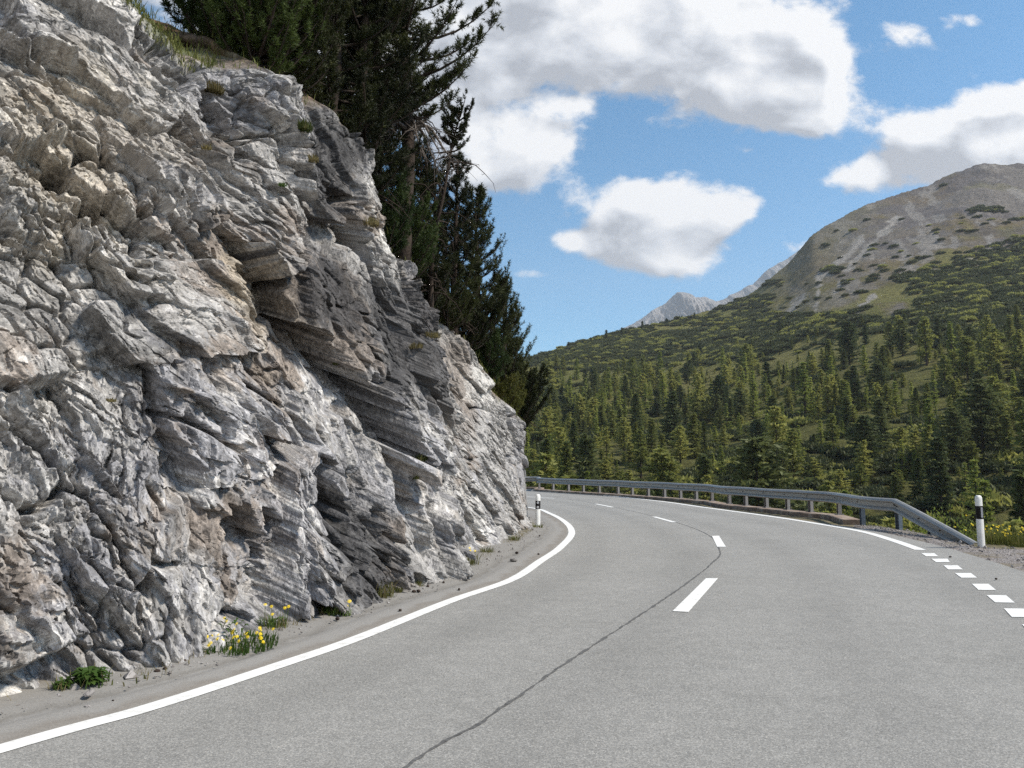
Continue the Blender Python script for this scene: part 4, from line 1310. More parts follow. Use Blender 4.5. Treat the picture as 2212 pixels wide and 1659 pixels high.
def build_cliff_pines():
    GRP = 'pines on top of the cliff'
    # the tall pine over the rim, its lower trunk bare
    x, y = px_tree(868, 15.2)
    root = plant_pine('pine_tree', x, y, 8.6, dome(1.55), .38, 101, 'tall dark pine with bare lower trunk and drooping dead limbs at the cliff rim', trunk_r=.17, asym=(R(-10), .15), nb_per_m=12, bend=(-.10, .1), group=GRP, stub_dead=16)
    # its drooping dead limbs
    r = np.random.default_rng(55)
    ztop = pt(868, 283, 15.2).z - root.location.z
    for k, (az, L_, dr) in enumerate(((R(180), .55, .55), (R(5), .95, 1.1), (R(-30), .8, 1.0), (R(-60), .6, .9), (R(-150), .65, .5), (R(40), .7, .9))):
        m = MB(); t = np.linspace(0, 1, 10)
        dh = np.array([math.cos(az), math.sin(az), 0])
        B = np.array([.05, 0, ztop]) + dh * (L_ * t ** .8)[:, None]; B[:, 2] += .14 * np.sin(np.pi * np.minimum(t * 1.6, 1)) - dr * np.maximum(t - .25, 0) ** 1.5
        m.tube(B, np.linspace(.045, .008, 10), 6, False)
        for u in range(26):
            i = r.integers(2, 10); q = B[i].copy(); pts = [q.copy()]; d = dh * .4 + r.normal(0, .5, 3); d[2] -= .5
            for s_ in range(4): q = q + d * r.uniform(.05, .11); d = d + r.normal(0, .3, 3); d[2] -= .12; pts.append(q.copy())
            m.tube(pts, np.linspace(.009, .003, len(pts)), 3, False)
        m.build('dead_limb', M['deadwood'], root, True)
    # the dark stand to its left
    for i, (px, Y, h, w, c0, lab) in enumerate((
            (770, 14.2, 7.6, 1.5, .10, 'dark dense pine directly left of the tall bare-trunked pine'),
            (690, 13.6, 8.0, 1.55, .12, 'dark pine rising behind the cap block of the cliff rim'),
            (610, 15.0, 9.0, 1.7, .10, 'dark broad pine in the middle of the stand over the cliff'),
            (535, 13.2, 7.5, 1.5, .08, 'dark pine second from the grassy bank on the cliff top'),
            (455, 13.6, 7.5, 1.45, .06, 'green dark pine next to the grassy bank on the cliff top'),
            (830, 16.8, 7.8, 1.5, .10, 'dark pine standing just behind the tall bare-trunked pine'),
            (720, 17.5, 9.2, 1.6, .1, 'dark pine at the back of the stand over the cliff'))):
        x, y = px_tree(px, Y)
        plant_pine('pine_tree', x, y, h, cone(w, .55), c0, 120 + i, lab, 'needles_dark' if i != 4 else 'needles_green', GRP, nb_per_m=11, trunk_r=.13, stub_dead=5, twig_n=1.15)
    # thin half-bare pine leaning right
    x, y = px_tree(930, 16.5)
    plant_pine('pine_tree', x, y, 4.5, lambda f: .32, .80, 140, 'thin half-dead leaning pine with needles only at its tip', 'needles_dark', GRP, trunk_r=.055, bend=(.62, .0), nb_per_m=26, stub_dead=22, tuft=.11)
    for i, (px, Y, h, w, c0, lab) in enumerate((
            (938, 19.5, 4.1, .6, .38, 'slim dark pine between the leaning pine and the pyramidal pines'),
            (985, 18.6, 4.6, .62, .30, 'slim pointed pine with bare stem left of the broad pyramidal pine'),
            (1035, 20.6, 5.5, 1.25, .05, 'broad pyramidal dark pine, tallest against the blue sky'),
            (1085, 22.0, 4.3, 1.2, .04, 'dark bushy pine right below the broad pyramidal pine'),
            (1106, 23.4, 2.7, .85, .02, 'lowest dark pine at the right end of the cliff stand'),
            (905, 18.0, 4.0, .8, .05, 'bushy dark pine behind the bare trunk of the tall pine'))):
        x, y = px_tree(px, Y)
        plant_pine('pine_tree', x, y, h, cone(w, .75), c0, 150 + i, lab, 'needles_dark', GRP, nb_per_m=17 if w > 1 else 13, trunk_r=.09, stub_dead=10 if c0 > .2 else 2, tuft=.17, up=.8, twig_n=1.1)
    # shrub pines along the rim
    shr = [(525, 11.6, 1.5, 1.0, 'bushy green mountain pine shrub on the cliff top before the dark stand', 'needles_green'),
           (600, 12.2, 1.3, .9, 'low dark pine shrub beside the cap block of the cliff rim', 'needles_dark'),
           (455, 11.8, 1.2, .8, 'small green pine shrub at the upper edge of the grassy bank', 'needles_green'),
           (820, 14.6, .9, .6, 'low green pine shrub at the foot of the tall bare trunk', 'needles_green'),
           (862, 15.6, 1.0, .75, 'green pine shrub right of the bare trunk on the rim', 'needles_green'),
           (915, 17.2, .8, .7, 'dark creeping pine shrub under the half-dead leaning pine', 'needles_dark'),
           (965, 18.0, .75, .75, 'dark creeping pine shrub under the slim pointed pine', 'needles_dark'),
           (1010, 19.2, .8, .75, 'dark creeping pine shrub under the broad pyramidal pine', 'needles_dark'),
           (1052, 20.0, 1.15, .42, 'young bright green pine on the rim in front of the pyramidal pine', 'needles_green'),
           (1092, 21.0, .75, .4, 'young yellowish pine low on the rim near the end of the cliff', 'needles_yellow'),
           (1118, 22.3, 1.2, .8, 'dark pine shrub hanging over the last rocks of the rim', 'needles_dark')]
    for i, (px, Y, h, w, lab, nd) in enumerate(shr):
        x, y = px_tree(px, Y)
        plant_pine('pine_shrub', x, y, h, dome(w), .02, 170 + i, lab, nd, 'pine shrubs along the cliff rim', .08, 'shrub', nb_per_m=44, trunk_r=.04, up=.9, tuft=.14, twig_n=1.2)


build_cliff_pines()


# ---- distant conifers: whorls of drooping sprays
def conifer(hgt, w, p, seed, nbr, spray, droop, crown0=.06, round_=False, open_=0.0):
    r = np.random.default_rng(seed)
    V, T = [], []
    n = nbr
    f = np.sort(r.random(n) ** 1.05)
    lay = hgt * 1.5
    f = np.clip((np.round(f * lay + r.normal(0, .15, n)) + r.normal(0, .13, n)) / lay, 0, 1)
    az = np.arange(n) * 2.39996 + r.normal(0, .4, n)
    z = hgt * (crown0 + (1 - crown0) * f)
    wid = (w * (1 - f) ** p) if not round_ else w * np.sqrt(np.maximum(.02, 1 - (1.75 * f - .72) ** 2))
    wid = wid * (.6 + .4 * np.minimum(1, f * 5 + .25)) * r.uniform(.5, 1.2, n) * (1 + .28 * np.sin(az * 1 + seed) + .22 * np.sin(az * 2 + f * 9 + seed)) + .12
    keep = r.random(n) > open_
    ks = 9
    t = np.linspace(.18, 1, ks)[None] + r.normal(0, .04, (n, ks))
    R_ = wid[:, None] * t
    zz = z[:, None] + wid[:, None] * (droop * t + .35 * t ** 2 * (1 if droop < 0 else 0)) + r.normal(0, .05, (n, ks))
    a2 = az[:, None] + r.normal(0, .10, (n, ks)) / np.maximum(t, .3)
    P = np.stack([np.cos(a2) * R_, np.sin(a2) * R_, zz], -1)
    outd = np.stack([np.cos(a2), np.sin(a2), np.full_like(a2, -.15)], -1)
    P, outd, tt = P[keep].reshape(-1, 3), outd[keep].reshape(-1, 3), t[keep].ravel()
    m = len(P)
    for rep_ in range(3):
        d = outd + r.normal(0, .5, (m, 3)); d /= np.linalg.norm(d, axis=1)[:, None]
        d[:, 2] += .10
        s = np.cross(d, r.normal(0, 1, (m, 3))); s /= np.linalg.norm(s, axis=1)[:, None]
        L = spray * r.uniform(.6, 1.35, m)[:, None] * (.6 + .5 * (1 - tt))[:, None]
        Wd = L * r.uniform(.20, .34, m)[:, None]
        q = P + r.normal(0, .05, (m, 3))
        tri = np.stack([q - d * L * .3, q + s * Wd + d * L * .15, q + d * L, q - s * Wd + d * L * .25], 1)
        V.append(tri.reshape(-1, 3))
    V = np.vstack(V); k = len(V) // 4
    Q = np.arange(k * 4).reshape(-1, 4)
    tr = MB(); zt = np.linspace(-.8, hgt * .97, 6)
    tr.tube(np.stack([0 * zt, 0 * zt, zt], -1), np.linspace(hgt * .016 + .05, .02, 6), 6)
    for b in range(14):                                                # a few dead lower branches
        a = r.random() * 6.28; zb = hgt * r.uniform(.06, .4); L_ = w * r.uniform(.3, .7)
        tr.tube([(0, 0, zb), (math.cos(a) * L_ * .6, math.sin(a) * L_ * .6, zb - .05), (math.cos(a) * L_, math.sin(a) * L_, zb - .25)], [.03, .02, .01], 3, False)
    return V, Q, tr


KINDS = [  # name, colour word, material, mesh arguments (height 10 m nominal)
    ('spruce_tree', 'dark green pointed spruce', 'spruce', dict(hgt=10, w=2.0, p=.85, nbr=135, spray=.55, droop=-.42)),
    ('spruce_tree', 'slender dark green spruce', 'spruce', dict(hgt=11, w=1.35, p=.75, nbr=120, spray=.48, droop=-.5)),
    ('stone_pine', 'blackish rounded stone pine', 'stone_pine', dict(hgt=9.5, w=1.9, p=.5, nbr=130, spray=.55, droop=.15, round_=True, crown0=.1)),
    ('stone_pine', 'dark column-shaped stone pine', 'stone_pine', dict(hgt=10, w=1.45, p=.42, nbr=160, spray=.5, droop=.1, crown0=.05)),
    ('larch_tree', 'light yellow-green larch', 'larch', dict(hgt=11, w=1.7, p=.85, nbr=110, spray=.42, droop=-.2, open_=.12)),
    ('mountain_pine', 'olive green open mountain pine', 'olive', dict(hgt=8, w=2.1, p=.55, nbr=90, spray=.5, droop=.25, open_=.1, crown0=.14)),
    ('mountain_pine', 'olive green ragged mountain pine', 'olive', dict(hgt=9, w=1.8, p=.6, nbr=75, spray=.5, droop=.1, open_=.2, crown0=.2)),
    ('larch_tree', 'thin pale green larch', 'larch', dict(hgt=10, w=1.15, p=.8, nbr=90, spray=.42, droop=-.15, open_=.2)),
]
KIND_W = [.11, .09, .07, .08, .12, .24, .19, .10]
KMESH = []
for ki, (kn, cw, mt_, ar) in enumerate(KINDS):
    V, Q, tr = conifer(seed=600 + ki, **ar)
    KMESH.append((mesh_np('crown', V, [Q], M[mt_]), tr.mesh('trunk', M['bark'], True), ar['hgt']))


def build_forest():
    r = np.random.default_rng(77)
    # scatter in polar cells, dense low down, thinning upward
    out = []
    N = 16000
    az = r.uniform(R(-6), R(39), N); rad = np.sqrt(r.uniform(58 ** 2, 760 ** 2, N))
    x, y = np.sin(az) * rad, np.cos(az) * rad
    zt = np.where(rad < 104, ground_z(x, y), hill_z(x, y))
    P = np.stack([x, y, zt], -1); px, py = proj(P)
    el, rr = ridge_at(az); t = (rad - R0) / (rr - R0)
    n1 = fbm(x * .016, y * .016, 701, 4); n2 = fbm(x * .05, y * .05, 702, 3)
    # tree line drawn by height in the picture: closed wood below about y=800 on the photo, open above
    lim = np.interp(px, [1100, 1400, 1700, 2000, 2212], [850, 850, 825, 775, 745])
    dens = np.where(rad < 100, .95, np.clip(1 - (lim - py + 70 * n1) / 70, .0, 1) * .80)
    dens = np.maximum(dens, np.where((py > lim - 110) & (t < .75), .012 + .10 * np.clip(n1 - .1, 0, 1), 0))
    dens = np.where((t > .86) & (t < .99) & (px < 1500), np.maximum(dens, .05), dens)
    dens = np.where((px < 1640) & (t < .99), np.maximum(dens, .006), dens)
    far_thin = np.clip(150 / rad, .30, 1)
    keep = (r.random(N) < dens * np.where(rad > 104, far_thin ** .75 * .72, .7)) & (t < 1.0)
    # stay clear of the road and of the foot of the embankment
    x, y, zt, rad, px, py, t, az = (a[keep] for a in (x, y, zt, rad, px, py, t, az))
    n2 = n2[keep]
    n = len(x)
    kind = np.array([r.choice(len(KINDS), p=KIND_W) for _ in range(n)])
    upper = py < np.interp(px, [1100, 1700, 2212], [790, 770, 720])
    swap = upper & (r.random(n) < .7); kind[swap] = r.choice([2, 3, 0], swap.sum())
    big = r.random(n) < .34 + .5 * np.clip(n2, -.5, .6)
    ht = np.where(big, np.exp(r.normal(math.log(9.5), .26, n)).clip(5, 15), np.exp(r.normal(math.log(3.9), .38, n)).clip(1.6, 7))
    kind = np.where(~big & (r.random(n) < .75), r.choice([5, 6, 4, 5, 7], n), kind)
    ht = np.where(upper, ht * .72, ht)
    ht = np.where(rad < 100, np.minimum(ht, 9.0), ht)
    # the trees one notices in the photo: (px, base y, top y, kind)
    hero = [(1310, 736, 712, 3), (1344, 728, 707, 2), (1388, 714, 693, 3), (1440, 702, 687, 2), (1276, 744, 728, 3), (1228, 752, 738, 3), (1622, 640, 624, 2), (1500, 690, 675, 3), (2035, 1115, 945, 3), (2125, 985, 820, 2), (2065, 1010, 880, 2), (1905, 985, 862, 3), (1988, 1085, 985, 0), (2115, 860, 800, 2), (1740, 905, 765, 4), (1628, 905, 800, 4), (1715, 1040, 925, 5),
            (1690, 1045, 955, 3), (1385, 1040, 920, 6), (1300, 1040, 965, 1), (1310, 1045, 985, 5), (1835, 790, 690, 2), (1950, 770, 690, 2), (2002, 790, 680, 6), (1870, 745, 700, 3), (1500, 990, 890, 0), (1570, 935, 870, 7),
            (1470, 1000, 920, 5), (1240, 1000, 905, 1), (1640, 985, 905, 2), (1800, 985, 890, 6), (2180, 1010, 890, 1), (1420, 900, 840, 3), (1180, 960, 880, 5), (1560, 1045, 960, 4), (1760, 1050, 985, 6), (1860, 1060, 1000, 5)]
    hx = []
    for (hpx, yb, ytp, k) in hero:
        # march outwards until the terrain meets the sight line of the base
        d = ray(hpx, yb); best = None
        for rr_ in np.geomspace(60, 700, 500):
            q = np.array([d.x, d.y]) / math.hypot(d.x, d.y) * rr_
            zl = CAM_Z + d.z / math.hypot(d.x, d.y) * rr_
            zg = float(hill_z(np.array([q[0]]), np.array([q[1]]))[0]) if rr_ > 104 else float(ground_z(np.array([q[0]]), np.array([q[1]]))[0])
            if zg >= zl and rr_ > 90: best = (q[0], q[1], zg, rr_); break
        if best is None:
            rr_ = 100.0; q = np.array([d.x, d.y]) / math.hypot(d.x, d.y) * rr_; best = (q[0], q[1], float(ground_z(q[:1], q[1:])[0]), rr_)
        top = pt(hpx, ytp, best[1]).z
        hx.append((best[0], best[1], best[2], best[3], max(3.5, min(17, top - best[2])), k))
    hx = np.array(hx)
    # clear a little room around them
    d = np.hypot(x[:, None] - hx[None, :, 0], y[:, None] - hx[None, :, 1]).min(1)
    front = np.array([np.any((np.abs(np.arctan2(hx[:, 0], hx[:, 1]) - a) < .014) & (hx[:, 3] > q) & (hx[:, 3] - q < 45)) for a, q in zip(az, rad)])
    ok = (d > 2.2) & ~(front & (r.random(n) < .92))
    x, y, zt, rad, kind, ht = x[ok], y[ok], zt[ok], rad[ok], kind[ok], ht[ok]
    x = np.concatenate([hx[:, 0], x]); y = np.concatenate([hx[:, 1], y]); zt = np.concatenate([hx[:, 2], zt]); rad = np.concatenate([hx[:, 3], rad]); ht = np.concatenate([hx[:, 4], ht]); kind = np.concatenate([hx[:, 5].astype(int), kind])
    ishero = np.arange(len(x)) < len(hx)
    base = np.stack([x, y, zt], -1); px, py = proj(base); tpx, tpy = proj(base + np.stack([0 * x, 0 * x, ht], -1))
    # which show largest: height seen above the rail and above nearer trees, by a coarse skyline sweep from near to far
    order = np.argsort(rad)
    cols = np.full(2400, 1e9)
    railpx, railpy = proj(np.column_stack([rail_line, np.full(len(rail_line), .74)]))
    so = np.argsort(railpx); rl = np.interp(np.arange(2400), railpx[so], railpy[so]); cols = rl.copy()
    cols[:1150] = 0
    vis = np.zeros(len(x))
    for i in order:
        hw = max(2, int((py[i] - tpy[i]) * .13)); c0, c1 = int(px[i]) - hw, int(px[i]) + hw + 1
        if c1 < 1145 or c0 >= 2212: continue
        c0, c1 = max(c0, 0), min(c1, 2400)
        seg = cols[c0:c1]
        sh = np.clip(np.minimum(seg, py[i]) - tpy[i], 0, None)
        vis[i] = sh.sum() * (1 if px[i] < 2240 else .2)
        cols[c0:c1] = np.minimum(seg, tpy[i] + .25 * (py[i] - tpy[i]))
    vis[ishero] += 1e6
    rank = np.argsort(-vis)
    ind = [i for i in rank[:270] if vis[i] > 25]
    rest = np.array([i for i in range(len(x)) if i not in set(ind)])
    # ---- individuals, each described by kind, size and place
    def zone(i):
        a, b = px[i], (py[i] + tpy[i]) / 2
        yb = tpy[i]
        row = 'in the front rows just above the guardrail' if yb > 930 else 'in the dense wood above the guardrail' if yb > 850 else 'in the upper part of the dense wood' if yb > 770 else 'high on the open slope'
        if a < 1290: c = 'beside the end of the cliff'
        elif a < 1440: c = 'a little right of the cliff end'
        elif a < 1590: c = 'over the far half of the guardrail'
        elif a < 1740: c = 'over the middle of the guardrail'
        elif a < 1880: c = 'over the near half of the guardrail'
        elif a < 2010: c = 'over the bend of the rail'
        elif a < 2100: c = 'just left of the right marker post'
        else: c = 'right of the right marker post'
        return row, c
    names = {}
    groups = {}
    for i in ind: groups.setdefault((int(kind[i]),) + zone(i), []).append(i)
    ordn = ['first', 'second', 'third', 'fourth', 'fifth', 'sixth', 'seventh', 'eighth', 'ninth', 'tenth', 'eleventh', 'twelfth']
    for (k, row, c), L_ in groups.items():
        L_.sort(key=lambda i: px[i])
        for q, i in enumerate(L_):
            w = KINDS[k][1]
            pre = '' if len(L_) == 1 else ('leftmost ' if q == 0 else 'rightmost ' if q == len(L_) - 1 else ordn[q] + ' from left of the same kind, ')
            names[i] = (pre + w if not pre.endswith(', ') else w + ' ' + pre.rstrip(', ')) + ' ' + row + ' ' + c
    for i in ind:
        k = int(kind[i]); cm, tm, hn = KMESH[k]
        e = empty(KINDS[k][0], (x[i], y[i], zt[i] - .3), r.random() * 6.28)
        s = ht[i] / hn; fat = (1.35 if ht[i] < 6 else 1.0); e.scale = (s * fat * r.uniform(1.0, 1.4), s * fat * r.uniform(1.0, 1.4), s)
        lab = ' '.join(names[i].split()[:16])
        tag(e, lab, 'tree', 'conifers of the wood beyond the guardrail')
        obj('trunk', tm, e); obj('crown', cm, e)
    scatter('forest', x[rest], y[rest], zt[rest] - .3, ht[rest], kind[rest], [(a, b, hn) for a, b, hn in KMESH], r)


def scatter(name, x, y, z, ht, kind, meshes, r):
    """all the remaining ones as one object: points carrying copies through geometry nodes"""
    V = np.stack([x, y, z], -1)
    me = bpy.data.meshes.new(name); me.vertices.add(len(V)); me.vertices.foreach_set('co', V.astype(np.float32).ravel()); me.update()
    hn = np.array([m[2] for m in meshes])[kind]
    for an, av, ty in (('scl', ht / hn, 'FLOAT'), ('rot', r.random(len(V)) * 6.28, 'FLOAT'), ('idx', kind, 'INT')):
        a = me.attributes.new(an, ty, 'POINT'); a.data.foreach_set('value', av.astype(np.int32 if ty == 'INT' else np.float32))
    o = obj(name, me); tag(o, kind='stuff')
    ng = bpy.data.node_groups.new(name, 'GeometryNodeTree')
    ng.interface.new_socket('Geometry', in_out='INPUT', socket_type='NodeSocketGeometry'); ng.interface.new_socket('Geometry', in_out='OUTPUT', socket_type='NodeSocketGeometry')
    N, L = ng.nodes, ng.links
    gi, go = N.new('NodeGroupInput'), N.new('NodeGroupOutput')
    join = N.new('GeometryNodeJoinGeometry')
    inst = N.new('GeometryNodeInstanceOnPoints'); inst.inputs['Pick Instance'].default_value = True
    src = {}
    for ob in S.objects:
        if ob.type == 'MESH' and ob.data: src.setdefault(ob.data.name, ob)
    for mi in reversed(range(len(meshes))):                              # joined in reverse: last linked comes first
        pair = N.new('GeometryNodeJoinGeometry')
        for part in meshes[mi][:2]:
            if part is None: continue
            oi = N.new('GeometryNodeObjectInfo'); oi.transform_space = 'ORIGINAL'; oi.inputs['Object'].default_value = src[part.name]
            L.new(oi.outputs['Geometry'], pair.inputs[0])
        g2i = N.new('GeometryNodeGeometryToInstance'); L.new(pair.outputs[0], g2i.inputs[0])
        L.new(g2i.outputs[0], join.inputs[0])
    def na(nm, ty):
        n = N.new('GeometryNodeInputNamedAttribute'); n.data_type = ty; n.inputs['Name'].default_value = nm; return n.outputs['Attribute']
    cb = N.new('ShaderNodeCombineXYZ'); L.new(na('rot', 'FLOAT'), cb.inputs['Z'])
    L.new(gi.outputs[0], inst.inputs['Points']); L.new(join.outputs[0], inst.inputs['Instance'])
    L.new(na('idx', 'INT'), inst.inputs['Instance Index']); L.new(cb.outputs[0], inst.inputs['Rotation']); wide = N.new('ShaderNodeCombineXYZ'); wm_ = N.new('ShaderNodeMath'); wm_.operation = 'MULTIPLY'; wm_.inputs[1].default_value = 1.2; L.new(na('scl', 'FLOAT'), wm_.inputs[0])
    L.new(wm_.outputs[0], wide.inputs['X']); L.new(wm_.outputs[0], wide.inputs['Y']); L.new(na('scl', 'FLOAT'), wide.inputs['Z']); L.new(wide.outputs[0], inst.inputs['Scale'])
    L.new(inst.outputs[0], go.inputs[0])
    md = o.modifiers.new('copies', 'NODES'); md.node_group = ng
    return o


build_forest()


def build_scrub():
    """creeping mountain pine on the open slope and bushes between the trunks: one carpet"""
    r = np.random.default_rng(91)
    meshes = []
    for q in range(3):
        n = 420
        a = r.random(n) * 6.28; rr = np.sqrt(r.random(n)) * 2.6; top = .9 + .5 * r.random()
        zz = top * np.sqrt(np.maximum(0, 1 - (rr / 2.8) ** 2)) * r.uniform(.35, 1.05, n)
        P = np.stack([np.cos(a) * rr * (1 + .3 * np.sin(a * 2 + q)), np.sin(a) * rr, zz], -1)
        V = []
        for k in range(4):
            d = r.normal(0, .6, (n, 3)) + np.array([0, 0, .8]); d /= np.linalg.norm(d, axis=1)[:, None]
            s = np.cross(d, r.normal(0, 1, (n, 3))); s /= np.linalg.norm(s, axis=1)[:, None]
            L_ = r.uniform(.25, .6, n)[:, None]; p = P + r.normal(0, .12, (n, 3))
            V.append(np.stack([p - d * L_ * .4, p + s * L_ * .3, p + d * L_, p - s * L_ * .3], 1).reshape(-1, 3))
        V = np.vstack(V); Q = np.arange(len(V)).reshape(-1, 4)
        meshes.append((mesh_np('scrub_clump', V, [Q], M['dwarf_pine' if q < 2 else 'olive']), None, 1.0))
    N = 30000
    az = r.uniform(R(-5), R(38), N); rad = np.sqrt(r.uniform(100 ** 2, 900 ** 2, N))
    x, y = np.sin(az) * rad, np.cos(az) * rad; z = hill_z(x, y)
    px, py = proj(np.stack([x, y, z], -1)); el, rr = ridge_at(az); t = (rad - R0) / (rr - R0)
    n1 = fbm(x * .014, y * .014, 801, 4, .55)
    lim = np.interp(px, [1100, 1400, 1650, 1760, 1900, 2000, 2100, 2212], [690, 690, 690, 680, 640, 590, 560, 520])
    dens = sstep(.02, .20, n1 + .5 * fbm(x * .05, y * .05, 803, 3)) * sstep(-30, 40, py - lim) * (.55 + .45 * sstep(800, 740, py))
    # the solid dark carpets of the photo
    for (cx, cy, ax, ay, s_) in ((2140, 640, 150, 80, 1), (2170, 555, 60, 26, 1), (1450, 745, 230, 26, 1), (1300, 770, 170, 25, 1), (1690, 700, 110, 26, 1), (1960, 600, 50, 16, .8), (1640, 610, 40, 10, 1), (1600, 650, 60, 16, .8), (1850, 690, 60, 22, .7), (2050, 720, 90, 26, .8), (2130, 455, 40, 7, .9), (2090, 500, 40, 6, .7), (1760, 720, 60, 14, .7), (1800, 585, 26, 7, .8), (1560, 660, 50, 9, .9)):
        dens = np.maximum(dens, s_ * sstep(1.25, .6, np.hypot((px - cx) / ax, (py - cy) / ay) + .7 * n1))
    clear = sstep(1.2, .6, np.hypot((px - 1850) / 130, (py - 640) / 50)) * .45 + sstep(1.2, .6, np.hypot((px - 1720) / 70, (py - 660) / 30)) * .4
    dens = np.clip(dens - clear, 0, 1)
    dens = np.maximum(dens, .022 * (t < .78)); dens = np.maximum(dens, .004 * (t < .95)); dens = np.where(t > .995, 0, dens)
    keep = r.random(N) < dens * .95
    x, y, z = x[keep], y[keep], z[keep]
    n = len(x)
    # the sources sit among the carpet as its first three clumps
    idx = r.choice(3, n, p=[.45, .40, .15])
    V0, F0 = None, None
    allV, allQ, off = [], [], 0
    src = [np.array([v.co[:] for v in m[0].vertices]) for m in meshes]
    sc = r.uniform(.7, 1.5, n); ro = r.random(n) * 6.28
    V = np.stack([x, y, z], -1)
    me_obj = []
    for m in meshes:
        o = bpy.data.objects.new('scrub_clump', m[0]); me_obj.append(o)
    # realised copies of few faces each: far away, so a third of the sprays is enough
    for q in range(3):
        s_ = idx == q; k = s_.sum()
        base = src[q].reshape(-1, 4, 3)[::3]
        base = (base - base.mean(1, keepdims=True)) * 1.5 + base.mean(1, keepdims=True)
        c, sn = np.cos(ro[s_]), np.sin(ro[s_])
        b = base.reshape(-1, 3)
        bx = b[None, :, 0] * c[:, None] - b[None, :, 1] * sn[:, None]; by = b[None, :, 0] * sn[:, None] + b[None, :, 1] * c[:, None]
        X = np.stack([bx * sc[s_][:, None] + V[s_][:, 0:1], by * sc[s_][:, None] + V[s_][:, 1:2], np.broadcast_to(b[None, :, 2], bx.shape) * sc[s_][:, None] + V[s_][:, 2:3] - .1], -1)
        allV.append(X.reshape(-1, 3)); allQ.append((np.arange(X.shape[0] * X.shape[1]).reshape(-1, 4) + off)); off += X.shape[0] * X.shape[1]
    mi = np.concatenate([np.full(len(q), int(k == 2)) for k, q in enumerate(allQ)])
    for o in me_obj: bpy.data.objects.remove(o)
    o = obj('scrub', mesh_np('scrub', np.vstack(allV), [np.vstack(allQ)], [M['dwarf_pine'], M['olive']], False, None, mi))
    tag(o, kind='stuff')


build_scrub()


# ================================================================== small plants and debris
def blades(m, n, spread, hgt, r, width=.006, lean=.5, center=(0, 0, 0)):
    for _ in range(n):
        a = r.random() * 6.28; q = np.array(center) + np.array([math.cos(a), math.sin(a), 0]) * spread * math.sqrt(r.random())
        h = hgt * r.uniform(.5, 1.1); a2 = a + r.normal(0, .7); l = lean * r.uniform(.3, 1.2) * h
        s = np.array([-math.sin(a2), math.cos(a2), 0]) * width
        d = np.array([math.cos(a2), math.sin(a2), 0])
        p1 = q + d * l * .35 + np.array([0, 0, h * .6]); p2 = q + d * l + np.array([0, 0, h])
        m.add([q - s, q + s, p1 + s * .8, p1 - s * .8, p2], [(3, 2, 4)], [(0, 1, 2, 3)])


def leaves(m, n, spread, size, r, up=.5):
    for _ in range(n):
        a = r.random() * 6.28; d = np.array([math.cos(a), math.sin(a), 0]); L_ = size * r.uniform(.6, 1.2)
        q = d * spread * r.random() * .4 + np.array([0, 0, .01 + spread * up * r.random()])
        s = np.array([-d[1], d[0], 0]) * L_ * .2
        m1 = q + d * L_ * .5 + np.array([0, 0, L_ * up * .7]); e = q + d * L_ + np.array([0, 0, L_ * up * .45])
        m.add([q, m1 + s, e, m1 - s], None, [(0, 1, 2, 3)])


def plant(name, p, label, cat, r, nb=40, spread=.15, hgt=.15, nl=0, lsize=.1, nf=0, fh=.2, mat='weed', petal='petal', fs=.016, width=.006, group=None, dry=0):
    root = empty(name, p); tag(root, label, cat, group)
    m = MB()
    if nb: blades(m, nb, spread, hgt, r, width)
    if nl: leaves(m, nl, spread, lsize, r, .6)
    m.build('foliage', M[mat], root)
    if dry:
        m = MB(); blades(m, dry, spread * 1.1, hgt * 1.2, r, width * .7, .8); m.build('dry_stalks', M['dry_grass'], root)
    for k in range(nf):
        f = MB(); a = r.random() * 6.28; q = np.array([math.cos(a), math.sin(a), 0]) * spread * math.sqrt(r.random()) * 1.05
        h = fh * r.uniform(.6, 1.15); top = q + np.array([r.normal(0, .02), r.normal(0, .02), h])
        st = MB(); 
        nrm = np.array([r.normal(0, .5), -1.0 + r.normal(0, .3), .9]); nrm /= np.linalg.norm(nrm)
        u = np.cross(nrm, [0, 0, 1.]); u /= np.linalg.norm(u); v = np.cross(nrm, u)
        kk = 7; V = [top + nrm * .004]
        for j in range(kk):
            th = j * 2 * math.pi / kk
            for dth, rr in ((-.3, fs * .75), (0, fs * 1.1), (.3, fs * .75)): V.append(top + (u * math.cos(th + dth) + v * math.sin(th + dth)) * rr)
        Q = [(0, 1 + 3 * j, 2 + 3 * j, 3 + 3 * j) for j in range(kk)]
        f.add(V, None, Q)
        fo = f.build('flower', M[petal], root)
        st.tube([q, (q + top) / 2 + np.array([.005, 0, 0]), top], .0025, 4, False)
        st.build('stalk', M[mat], fo)
    return root


